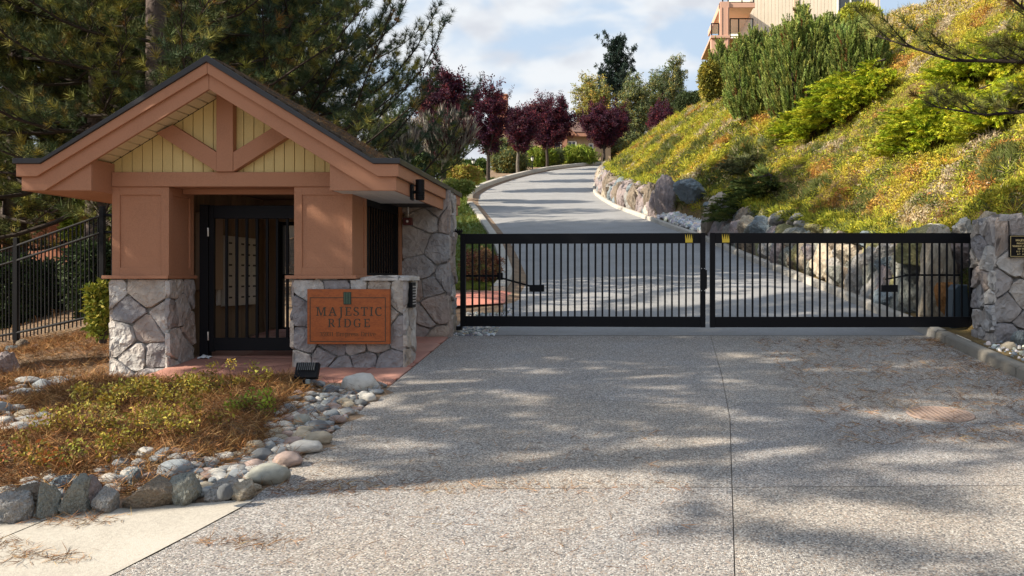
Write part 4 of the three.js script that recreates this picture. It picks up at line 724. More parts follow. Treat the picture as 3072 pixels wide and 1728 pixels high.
// ------------------------------------------------------------------ foliage building blocks
const UPV = V3(0, 1, 0), qq = new THREE.Quaternion(), q2 = new THREE.Quaternion();
const mat4 = (p, dir, s, roll) => { qq.setFromUnitVectors(UPV, dir); q2.setFromAxisAngle(UPV, roll); return new THREE.Matrix4().compose(p, qq.multiply(q2), typeof s === 'number' ? V3(s, s, s) : s); };
const rdir = (R) => { const z = R() * 2 - 1, a = R() * 6.2832, r = Math.sqrt(1 - z * z); return V3(r * Math.cos(a), z, r * Math.sin(a)); };
function leafCluster(n, spread, len, wide, seed, upBias = 0.3, fold = 0.12) {
  const R = mulberry(seed), pos = [], idx = [], m = new THREE.Matrix4(), v = V3();
  for (let k = 0; k < n; k++) {
    const s = len * (0.7 + 0.6 * R()), d = rdir(R); d.y += upBias; d.normalize(); const p = rdir(R).multiplyScalar(spread * Math.cbrt(R()));
    m.copy(mat4(p, d, 1, R() * 6.3)); const b = pos.length / 3;
    for (const [x, y, z] of [[0, 0, 0], [wide * s, s * 0.5, fold * s], [0, s, 0.05 * s], [-wide * s, s * 0.5, fold * s]]) { v.set(x, y, z).applyMatrix4(m); pos.push(v.x, v.y, v.z); }
    idx.push(b, b + 1, b + 2, b, b + 2, b + 3);
  }
  const g = new THREE.BufferGeometry(); g.setAttribute('position', new THREE.Float32BufferAttribute(pos, 3)); g.setIndex(idx); const f = g.toNonIndexed(); f.computeVertexNormals(); return f;
}
// thin blades from one point, tilted off the axis by up to `open`
function tuft(n, len, wide, open, seed, along = 0, curve = 0) {
  const R = mulberry(seed), pos = [], v = V3(), m = new THREE.Matrix4();
  for (let k = 0; k < n; k++) {
    const a = R() * 6.283, t = open * Math.sqrt(R()), d = V3(Math.sin(t) * Math.cos(a), Math.cos(t), Math.sin(t) * Math.sin(a)), s = len * (0.65 + 0.5 * R());
    m.copy(mat4(V3(0, along * R(), 0), d, 1, R() * 6.3));
    const c = curve * s * (R() - 0.3), mid = [[-wide / 2, 0, 0], [wide / 2, 0, 0], [wide / 2, s * 0.55, c * 0.35], [-wide / 2, s * 0.55, c * 0.35], [0, s, c]];
    for (const i of curve ? [0, 1, 2, 0, 2, 3, 3, 2, 4] : [0, 1, 4]) { v.set(...mid[i]).applyMatrix4(m); pos.push(v.x, v.y, v.z); }
  }
  const g = new THREE.BufferGeometry(); g.setAttribute('position', new THREE.Float32BufferAttribute(pos, 3)); g.computeVertexNormals(); return g;
}
const bend = (a, b, R, k, n = 4) => { const o = [], off = V3(R() - 0.5, R() - 0.5, R() - 0.5).multiplyScalar(k * a.distanceTo(b)); for (let i = 0; i <= n; i++) { const t = i / n; o.push(a.clone().lerp(b, t).addScaledVector(off, Math.sin(t * Math.PI))); } return o; };

// ------------------------------------------------------------------ pines
const needleTuft = [1, 2, 3].map((s) => tuft(36, 0.19, 0.0095, 1.25, s, 0.08));
function pine(o) {
  const R = mulberry(o.seed), H = o.H, pts = [], rad = [];
  for (let i = 0; i <= 10; i++) { const t = i / 10; pts.push(V3((o.lean || 0) * t * H + 0.1 * n3(t * 2, o.seed, 1), t * H - (i ? 0 : 0.4), 0.1 * n3(t * 2, o.seed, 5))); rad.push(o.r * (1 - 0.85 * t) * (i ? 1 : 1.25)); }
  const at = (y) => { const t = clamp(y / H, 0, 0.999) * 10, i = Math.floor(t); return pts[i].clone().lerp(pts[i + 1], t - i); };
  const limbs = [], tufts = [], cols = [];
  const green = o.green || [0.078, 0.108, 0.05];
  const addTuft = (p, d, s = 1) => { const b = d.clone(); b.y += 0.35; b.normalize(); tufts.push([Math.floor(R() * 3), mat4(p, b, s * (0.8 + R() * 0.5) * (o.needle || 1), R() * 6.3)]); const h = R(); cols.push(h < 0.03 ? vary(R, [0.22, 0.14, 0.045], 0.3) : h < 0.26 ? vary(R, [0.27, 0.265, 0.07], 0.3) : vary(R, green, 0.35)); };
  for (let k = 0; k < o.limbs; k++) {
    const t = Math.pow(k / o.limbs, 0.9), y = mix(o.base, H * 0.97, t), prof = (o.profile ? o.profile(t) : (1 - t) * 0.95 + 0.12), az = o.az ? o.az(k, R) : k * 2.4 + R() * 0.8, L = o.R * prof * (0.75 + 0.4 * R());
    if (o.open && y < o.open && Math.cos(az - 1.5708) > 0.9) continue;
    const a = at(y), dir = V3(Math.cos(az), 0, Math.sin(az)), rise = mix(o.rise0 ?? -0.05, o.rise1 ?? 0.5, t), path = [], rr = [], n = 7;
    for (let i = 0; i <= n; i++) { const q = i / n; path.push(a.clone().addScaledVector(dir, L * q).add(V3(0.18 * n3(q * 2 + k, o.seed, 1), L * (rise * q + (o.tip ?? 0.28) * q * q * q - 0.12 * Math.sin(q * Math.PI)) + 0.1 * n3(q * 2, k, 3), 0.18 * n3(q * 2 + k, o.seed, 9)))); rr.push((0.012 + L * 0.009) * (1 - 0.8 * q)); }
    limbs.push(tube(path, rr, 4, false));
    const m = Math.round(L * (o.twigs || 7));
    for (let j = 0; j < m; j++) {
      const q = mix(0.22, 1, (j + R()) / m), i = Math.min(n - 1, Math.floor(q * n)), p = path[i].clone().lerp(path[i + 1], q * n - i), fwd = path[i + 1].clone().sub(path[i]).normalize();
      const side = V3(-dir.z, 0, dir.x).multiplyScalar((j % 2 ? 1 : -1) * (0.5 + R() * 0.6)), td = fwd.clone().add(side).add(V3(0, 0.25 + R() * 0.4, 0)).normalize(), l = (0.35 + 0.5 * R()) * (1.15 - 0.6 * q) * Math.min(1.2, 0.5 + L * 0.25);
      const e = p.clone().addScaledVector(td, l).add(V3(0, l * 0.12, 0));
      limbs.push(tube([p, p.clone().lerp(e, 0.5).add(V3(0, -0.03 * l, 0)), e], [0.011, 0.008, 0.005], 3, false));
      const c = Math.max(2, Math.round(l / (o.step || 0.105)));
      for (let w = 1; w <= c; w++) { const f = w / c; if (f < 0.25) continue; addTuft(p.clone().lerp(e, f).add(rdir(R).multiplyScalar(0.03)), td.clone().add(rdir(R).multiplyScalar(0.5)).normalize(), w === c ? 1.1 : 0.85); }
    }
    addTuft(path[n], path[n].clone().sub(path[n - 1]).normalize(), 1.2);
  }
  const t = thing('pine_tree', o.label, 'pine tree', o.pos, o.group);
  part(t, 'trunk', tube(pts, rad, 12), M.bark);
  part(t, 'limbs', merge(limbs), M.barkDark);
  const crown = new THREE.Group(); crown.name = 'crown'; t.add(crown);
  for (let v = 0; v < 3; v++) inst(crown, 'needles', needleTuft[v], MN, tufts.filter((x) => x[0] === v).map((x) => x[1]), cols.filter((_, i) => tufts[i][0] === v));
  return t;
}
const groundAt = (x, d) => [x, groundY(x, d), -d];
const PA = pine({ seed: 101, open: 9, H: 13, r: 0.3, base: 2.6, limbs: 86, R: 4.5, label: 'pine with a thick mauve trunk rising just behind the gatehouse gable', pos: groundAt(-9.1, 17.2), lean: 0.02 });
const PB = pine({ green: [0.10, 0.12, 0.042], seed: 102, open: 8, H: 12, r: 0.24, base: 1.9, limbs: 86, R: 4.3, label: 'pine with a slimmer trunk standing behind the black fence', pos: groundAt(-10.9, 18.2), lean: 0.02, rise0: -0.2 });
copyOf(PA, groundAt(-14.5, 20), 2.1, 1.05, 'pine filling the photo corner behind the fence');
const PD = pine({ seed: 103, H: 12.5, r: 0.22, base: 1.6, limbs: 100, R: 4.4, label: 'dense blue green pine whose branch tips reach out against the sky', pos: groundAt(-8.2, 21.5), rise0: 0.05, rise1: 0.75, tip: 0.42, green: [0.062, 0.10, 0.062] });
copyOf(PA, groundAt(-11.6, 22.6), 3.9, 1.0, 'pine standing between the two near trunks', null);
copyOf(PB, groundAt(-13.6, 22.8), 5.1, 1.05, 'pine behind the slimmer trunked one', null);
copyOf(PB, groundAt(-9.6, 28), 1.2, 1.05, 'pine behind the roof ridge at the back of the grove');
copyOf(PA, groundAt(-16.5, 33), 1.7, 1.15, 'pale barked pine deep in the grove behind the fence');
copyOf(PD, groundAt(-12, 26), 4.2, 1.1, 'tall dark pine at the back of the grove');
copyOf(PB, groundAt(-18, 26), 3.0, 1.15, 'pine at the far back of the grove behind the fence');
// pines beside the drive, outside the picture: they throw the dappled shade over the gatehouse and the driveway
const PS = pine({ seed: 109, H: 14.5, r: 0.28, base: 5.8, limbs: 70, R: 4.8, twigs: 4.4, step: 0.12, needle: 1.5, label: 'broad pine beside the planted bed outside the view', pos: groundAt(-11.0, 6.3), group: 'pines outside the view', profile: (t) => 0.55 + 0.45 * Math.sin(Math.PI * Math.min(1, t * 1.15)) * (1 - 0.5 * t) });
copyOf(PS, groundAt(-12.0, 9.4), 2.2, 0.95, 'broad pine level with the gatehouse outside the view', 'pines outside the view');
pine({ seed: 110, H: 15.5, r: 0.3, base: 8.6, limbs: 24, R: 4.2, twigs: 4.2, step: 0.13, needle: 1.4, label: 'tall bare stemmed pine beyond the sidewalk outside the view', pos: groundAt(-11.6, 2.9), group: 'pines outside the view', profile: (t) => 0.5 + 0.5 * Math.sin(Math.PI * t) });
copyOf(PS, groundAt(-14.2, 20.6), 3.3, 1.0, 'heavy crowned pine deep in the grove behind the gatehouse', null);
copyOf(PS, groundAt(-13.6, 25.2), 5.3, 1.05, 'farthest heavy crowned pine of the grove', null);
// the pine on the bank whose boughs hang into the upper corner
pine({ seed: 107, H: 9.5, r: 0.2, base: 3.0, limbs: 34, R: 4.3, twigs: 5, step: 0.1, needle: 1.0, rise0: -0.16, rise1: 0.2, tip: 0.1, az: (k, R) => Math.PI + (R() - 0.5) * 2.2 + (k % 4 === 3 ? Math.PI : 0), label: 'pine on the bank whose drooping boughs hang over the freestanding pillar', pos: [7.35, 1.2, -10.8], profile: (t) => 1 - 0.5 * t, green: [0.16, 0.165, 0.055] });

// ------------------------------------------------------------------ broad-leaved trees and shrubs: twigs filling a crown
function leafy(o) {
  const R = mulberry(o.seed), limbs = [], ms = [], cs = [], nodes = [];
  const top = V3(o.lean || 0, o.trunkH, 0);
  const trunks = [];
  if (o.trunkH > 0) trunks.push(tube(bend(V3(0, -0.3, 0), top, R, 0.1, 5), [1.25, 1, 0.92, 0.88, 0.84, 0.8].map((k) => k * o.r), 9));
  const cr = o.crown, nl = o.limbs || 6;
  for (let k = 0; k < nl; k++) {
    const a = k / nl * 6.283 + R(), base = o.trunkH > 0 ? top.clone() : V3(Math.cos(a) * cr[0] * 0.2 * R(), -0.1, Math.sin(a) * cr[2] * 0.2 * R()), e = V3(o.cx || 0, o.cy + cr[1] * (0.15 + 0.5 * R()), 0).add(V3(Math.cos(a) * cr[0] * 0.55, 0, Math.sin(a) * cr[2] * 0.55));
    const b = bend(base, e, R, 0.25, 6); limbs.push(tube(b, b.map((_, i) => (o.limbR || o.r * 0.55) * (1 - 0.8 * i / 6)), 6, false)); b.slice(1).forEach((p) => nodes.push(p));
  }
  for (let k = 0; k < o.twigs; k++) {
    const u = rdir(R), rr = Math.cbrt(mix(o.shell ?? 0.12, 1, R())) * (1 + (o.lump ?? 0.22) * n3(u.x * 1.8 + o.seed, u.y * 1.8, u.z * 1.8)), e = V3((o.cx || 0) + u.x * cr[0] * rr, o.cy + u.y * cr[1] * rr, u.z * cr[2] * rr);
    if (u.y < 0) { const q = 1 + u.y * (o.vase ?? 0.25); e.x *= q; e.z *= q; }
    if (o.spiky && u.y > 0.35 && R() < o.spiky) e.y += cr[1] * (0.15 + 0.45 * R());
    let best = nodes[0], bd = 1e9; for (const n of nodes) { const q = n.distanceToSquared(e) + (n.y > e.y ? 0.6 : 0); if (q < bd) { bd = q; best = n; } }
    const b = bend(best, e, R, 0.2, 3); if (o.upturn) b[3].y += o.upturn * R(), b[2].y += 0; limbs.push(tube(b, [0.5, 0.4, 0.28, 0.15].map((q) => q * (o.twigR || 0.02) * 2), 3, false));
    const per = o.per || 4;
    for (let w = 0; w < per; w++) { const t = mix(o.from ?? 0.45, 1, (w + R()) / per) * 3, i = Math.min(2, Math.floor(t)), p = b[i].clone().lerp(b[i + 1], t - i), d = b[3].clone().sub(b[2]).normalize().add(rdir(R).multiplyScalar(0.7)); if (o.droop) d.y -= o.droop; if (o.upright) d.multiplyScalar(0.45).add(UPV); ms.push(mat4(p, d.normalize(), (o.leafScale || 1) * (0.7 + 0.6 * R()), R() * 6.3)); cs.push(vary(R, pick(R, o.tones), o.vary ?? 0.3)); }
  }
  const t = thing(o.name, o.label, o.category, o.pos, o.group);
  if (trunks.length) part(t, 'trunk', trunks[0], o.bark || M.barkGrey);
  part(t, trunks.length ? 'limbs' : 'stems', merge(limbs), o.bark || M.barkGrey);
  if (ms.length && !o.bare) inst(t, 'crown', o.leaf, o.mat || ML, ms, cs);
  return t;
}
const leafPlum = leafCluster(9, 0.15, 0.14, 0.24, 5), leafSmall = leafCluster(12, 0.13, 0.085, 0.22, 6), leafBirch = leafCluster(10, 0.24, 0.15, 0.25, 8, -0.5), leafBig = leafCluster(7, 0.12, 0.17, 0.17, 9, 0.1), leafTiny = leafCluster(12, 0.07, 0.035, 0.25, 10);
const atTop = (U, V, d) => { const p = pt(U, V, d); return p; };
const purple = [[0.085, 0.013, 0.028], [0.05, 0.010, 0.028], [0.032, 0.009, 0.025], [0.14, 0.018, 0.026], [0.065, 0.015, 0.045]];
// trees given by their outline in the photograph: trunk foot, crown box, distance
function byBox(o, U, Vfoot, u0, u1, v0, v1, d) {
  const k = d / FPX, x = (U - CU) * k, y = EYE + (CV - Vfoot) * k, cy = EYE + (CV - (v0 + v1) / 2) * k - y, rx = (u1 - u0) / 2 * k * (o.name === 'plum_tree' ? 1.14 : 1), ry = (v1 - v0) / 2 * k;
  return leafy({ ...o, pos: [x, y, -d], cy, cx: ((u0 + u1) / 2 - U) * k, crown: [rx, ry, rx * (o.thick || 0.9)], trunkH: o.trunkH ?? Math.max(0.3, cy - ry * (o.name === 'plum_tree' ? 1.15 : 0.95)) });
}
const plum = { name: 'plum_tree', category: 'plum tree', r: 0.14, twigs: 400, per: 5, lump: 0.42, shell: 0.06, leaf: leafPlum, tones: purple, bark: M.barkDark, limbs: 7, spiky: 0.22, leafScale: 1.15, group: 'purple plum trees along the road', vase: 0.35 };
byBox({ ...plum, seed: 201, label: 'tall purple plum tree nearest the gatehouse with wispy top' }, 1465, 545, 1398, 1532, 262, 455, 58);
byBox({ ...plum, seed: 202, label: 'reddish purple plum tree with a pale slender trunk before the first chimney' , bark: M.barkGrey }, 1555, 524, 1515, 1620, 318, 452, 66);
byBox({ ...plum, seed: 203, twigs: 600, label: 'broad dark purple plum tree with forked trunk beside the lamp post' }, 1640, 508, 1590, 1722, 300, 440, 72);
byBox({ ...plum, seed: 204, twigs: 700, lump: 0.25, spiky: 0.1, label: 'round purple plum tree in front of the tan house at the top of the road' }, 1812, 490, 1738, 1888, 312, 440, 80);
byBox({ ...plum, seed: 205, spiky: 0.05, label: 'purple plum tree half hidden behind the planted bank' }, 1990, 450, 1940, 2045, 312, 440, 92);
byBox({ ...plum, seed: 206, twigs: 700, label: 'shadowed purple plum tree rising behind the leafless ones' }, 1330, 560, 1255, 1415, 222, 440, 50);
// plums that have dropped their leaves: dense upright grey twigs
const bare = { upright: true, name: 'leafless_plum_tree', category: 'leafless tree', r: 0.15, twigR: 0.017, limbs: 8, bark: M.twigGrey, upturn: 0.5, shell: 0.4, per: 5, from: 0.5, leaf: tuft(4, 0.5, 0.03, 0.4, 3, 0, 0.15), mat: MN, tones: [[0.21, 0.185, 0.165], [0.32, 0.285, 0.25], [0.11, 0.095, 0.085], [0.25, 0.215, 0.18]], lump: 0.12, vase: 0.3 };
function bareTree(o, ...box) { const t = byBox({ ...bare, ...o }, ...box); t.children[0].material = M.barkDark; t.children.find((c) => c.name === 'crown').name = 'upright_twigs'; return t; }
bareTree({ seed: 211, twigs: 420, label: 'leafless grey plum tree in front of the purple plum trees', tones: [...bare.tones, [0.06, 0.012, 0.02], [0.06, 0.012, 0.02]] }, 1333, 560, 1240, 1432, 352, 492, 42);
bareTree({ seed: 212, twigs: 300, label: 'leafless grey plum tree against the dark pines beside the roof' }, 1225, 580, 1100, 1275, 372, 490, 38);
// behind the houses: fir, birches, broad-leaved trees
{
  const sprig = [1, 2].map((s) => leafCluster(16, 0.3, 0.34, 0.13, s + 40, 0.2));
  const R = mulberry(51), d = 125, p = pt(1848, 300, d), H = 190 * d / FPX, ms = [], cs = [], limbs = [];
  for (let k = 0; k < 64; k++) {
    const t = k / 64, y = mix(0.06, 0.97, t) * H, L = (1 - t) * 3.4 + 0.35 + R() * 1.1 + (R() < 0.18 ? 1.3 : 0), a = k * 2.4 + R(), dir = V3(Math.cos(a), 0, Math.sin(a)), e = V3(0, y, 0).addScaledVector(dir, L).add(V3(0, L * (0.05 + 0.5 * t), 0));
    limbs.push(tube([V3(0, y, 0), V3(0, y - 0.06 * L, 0).addScaledVector(dir, L * 0.5), e], [0.06, 0.04, 0.015], 4, false));
    for (let j = 0; j < L * 7; j++) { const q = mix(0.15, 1, R()), c = V3(0, y - 0.1 * L * Math.sin(q * 3.1), 0).addScaledVector(dir, L * q).add(V3(0, L * (0.05 + 0.5 * t) * q * q, 0)).add(V3(-dir.z, 0, dir.x).multiplyScalar((R() - 0.5) * L * 0.7 * (1.1 - q))); ms.push(mat4(c, dir.clone().add(V3(0, 0.5, 0)).add(rdir(R).multiplyScalar(0.4)).normalize(), 0.8 + R() * 0.6, R() * 6)); cs.push(vary(R, [0.026, 0.044, 0.034], 0.35)); }
  }
  const t = thing('fir_tree', 'dark conifer standing alone above the pale birches', 'fir tree', [p.x, p.y, p.z]); part(t, 'trunk', tube([V3(0, -6, 0), V3(0, H * 0.5, 0), V3(0, H, 0)], [0.3, 0.2, 0.03], 7), M.barkDark); part(t, 'limbs', merge(limbs), M.barkDark); inst(t, 'crown', sprig[0], MN, ms, cs);
}
const birchTones = [[0.27, 0.28, 0.07], [0.34, 0.29, 0.06], [0.19, 0.22, 0.08], [0.42, 0.31, 0.06]], greenTones = [[0.14, 0.18, 0.075], [0.18, 0.20, 0.08], [0.11, 0.15, 0.07], [0.28, 0.25, 0.06]];
const birch = { name: 'birch_tree', category: 'birch tree', r: 0.16, per: 5, leaf: leafBirch, leafScale: 1.5, droop: 0.8, bark: std([0.6, 0.58, 0.54], 0.8), lump: 0.45, shell: 0.05, limbs: 8 };
byBox({ ...birch, seed: 221, twigs: 620, tones: birchTones, label: 'yellowing birch above the tan house roof' }, 1775, 430, 1718, 1850, 222, 480, 104);
byBox({ ...birch, seed: 222, twigs: 760, tones: greenTones, label: 'green birch with bare white limbs beside the conifer' }, 1890, 440, 1845, 1960, 225, 490, 100);
byBox({ ...birch, seed: 223, twigs: 900, tones: [...greenTones, [0.10, 0.13, 0.06]], label: 'loose green tree rising behind the planted bank' }, 1990, 430, 1925, 2062, 205, 480, 104);
byBox({ ...birch, seed: 224, twigs: 180, tones: greenTones, trunkH: 0.5, limbs: 4, label: 'thin leaning treetop with sparse leaves above the bank' }, 2010, 300, 1990, 2062, 165, 300, 106);
// shrubs round the house and lawn
const bright = [[0.22, 0.30, 0.03], [0.28, 0.34, 0.05], [0.16, 0.22, 0.03]], shrub = { name: 'shrub', category: 'shrub', r: 0.05, trunkH: 0, limbs: 9, per: 4, leaf: leafBig, bark: M.barkDark, twigR: 0.01, shell: 0.3 };
for (const [seed, label, tones, U, V, u0, u1, v0, v1, d, twigs] of [
  [301, 'bright yellow green shrub beside the lamp post', bright, 1622, 506, 1575, 1672, 445, 505, 76, 360],
  [302, 'bright green shrub below the tan house windows', bright, 1725, 500, 1675, 1790, 440, 502, 79, 420],
  [303, 'mid green shrub between the two bright ones', greenTones, 1665, 505, 1642, 1690, 448, 505, 77, 180],
  [304, 'dark green shrub behind the slender plum trunk', greenTones, 1520, 530, 1470, 1590, 450, 530, 68, 330],
  [305, 'low round clipped shrub near the road lamp', [[0.06, 0.11, 0.03], [0.09, 0.14, 0.03]], 1435, 520, 1398, 1462, 486, 522, 60, 200],
  [306, 'feathery yellow green bush on the lawn below the leafless tree', [[0.34, 0.36, 0.06], [0.42, 0.38, 0.08], [0.36, 0.24, 0.06]], 1385, 560, 1335, 1450, 500, 560, 44, 300],
  [307, 'pale leafy plant at the kerb bend', [[0.22, 0.27, 0.06], [0.3, 0.33, 0.1]], 1375, 578, 1325, 1420, 545, 580, 40, 160],
  [308, 'small low green shrub at the house corner', bright, 1778, 500, 1752, 1800, 484, 502, 81, 100],
]) byBox({ ...shrub, seed, label, tones, twigs, leafScale: d > 55 ? 1.7 : 1.1 }, U, V, u0, u1, v0, v1, d);
byBox({ ...shrub, name: 'hedge_shrub', seed: 361, label: 'dark leafy mass closing the view beyond the round purple plum tree', tones: greenTones, twigs: 420, leafScale: 2.4 }, 1880, 500, 1780, 1960, 400, 500, 100);
byBox({ ...shrub, name: 'hedge_shrub', seed: 364, label: 'mid green shrubbery between the slender plum and the tall plum', tones: greenTones, twigs: 360, leafScale: 2.2 }, 1530, 500, 1450, 1600, 410, 500, 88);
byBox({ ...shrub, name: 'hedge_shrub', seed: 362, label: 'dark shrubbery under the leafless plum trees', tones: [[0.05, 0.08, 0.025], [0.07, 0.1, 0.03]], twigs: 420, leafScale: 1.8 }, 1250, 560, 1120, 1330, 440, 560, 52);
byBox({ ...shrub, name: 'hedge_shrub', seed: 363, label: 'olive shrubbery behind the feathery lawn bush', tones: greenTones, twigs: 300, leafScale: 1.8 }, 1385, 540, 1310, 1420, 478, 540, 64);
// behind the fence: rhododendrons and a golden conifer beside the pillar
const rhodo = [[0.045, 0.075, 0.025], [0.06, 0.095, 0.03], [0.035, 0.055, 0.02]];
for (const [seed, label, U, V, u0, u1, v0, v1, d, tones] of [
  [311, 'glossy rhododendron behind the fence at the photo edge', 30, 975, -60, 110, 760, 975, 16.8, rhodo], [312, 'dark rhododendron behind the fence post', 130, 960, 70, 200, 790, 960, 17.6, rhodo],
  [313, 'dense dark shrub behind the fence near the gatehouse', 265, 945, 205, 350, 720, 945, 16.2, rhodo], [314, 'yellow green bush under the pines behind the fence', 255, 800, 210, 320, 620, 720, 20, bright],
]) byBox({ ...shrub, name: 'rhododendron', seed, label, tones, twigs: 190, per: 5, leafScale: 1.0 }, U, V, u0, u1, v0, v1, d);
byBox({ ...shrub, name: 'golden_conifer', category: 'small conifer', seed: 321, label: 'small golden conifer against the first stone base', tones: [[0.25, 0.27, 0.03], [0.16, 0.2, 0.03], [0.32, 0.3, 0.05]], twigs: 150, leaf: leafSmall, leafScale: 0.7, lump: 0.3 }, 308, 1005, 272, 338, 850, 1000, 10.85);
// low plants in the needle bed
{
  const tones = [[0.34, 0.31, 0.05], [0.24, 0.22, 0.04], [0.42, 0.31, 0.05], [0.22, 0.15, 0.04]], rusty = [[0.34, 0.11, 0.04], [0.22, 0.15, 0.03], [0.40, 0.16, 0.05]];
  const spots = [[330, 1235, 'at the middle of the needle bed', 0.42, tones], [470, 1205, 'in front of the red paving', 0.5, tones], [600, 1190, 'below the pedestrian gate', 0.5, tones], [700, 1180, 'nearest the red paving, tallest of the bed', 0.45, tones], [560, 1275, 'low in the bed above the smooth blue egg cobble', 0.4, tones], [430, 1330, 'at the low middle of the bed', 0.45, tones], [240, 1300, 'beside the cobble heap', 0.4, tones], [60, 1400, 'at the photo edge above the sidewalk boulders', 0.45, [...tones, ...rusty]], [250, 1395, 'with orange red leaves above the sidewalk boulders', 0.4, [...rusty, ...tones]], [395, 1225, 'near the far bed edge', 0.4, tones], [760, 1250, 'single bright sprig near the driveway border', 0.22, bright]];
  spots.forEach(([U, V, w, r, tn2], i) => { const [x, d] = onGround(U, V); leafy({ ...shrub, name: 'low_shrub', category: 'shrub', seed: 330 + i, label: 'small leafed low shrub ' + w, pos: groundAt(x, d), cy: 0.1, crown: [r, i === 3 ? 0.2 : 0.12, r * 0.7], trunkH: 0, twigs: Math.round(30 * r), per: 4, leaf: leafTiny, leafScale: 1, tones: tn2, twigR: 0.003, limbR: 0.004, limbs: 10, from: 0.35 }); });
  leafy({ ...shrub, name: 'barberry', seed: 345, label: 'reddish twiggy barberry behind the gatehouse end of the gate', pos: groundAt(-2.75, 18.6), cy: 0.35, crown: [0.5, 0.4, 0.4], trunkH: 0, twigs: 150, per: 3, leaf: leafTiny, leafScale: 1.3, tones: [[0.2, 0.07, 0.05], [0.28, 0.17, 0.08]], limbs: 14, limbR: 0.008, twigR: 0.005 });
}
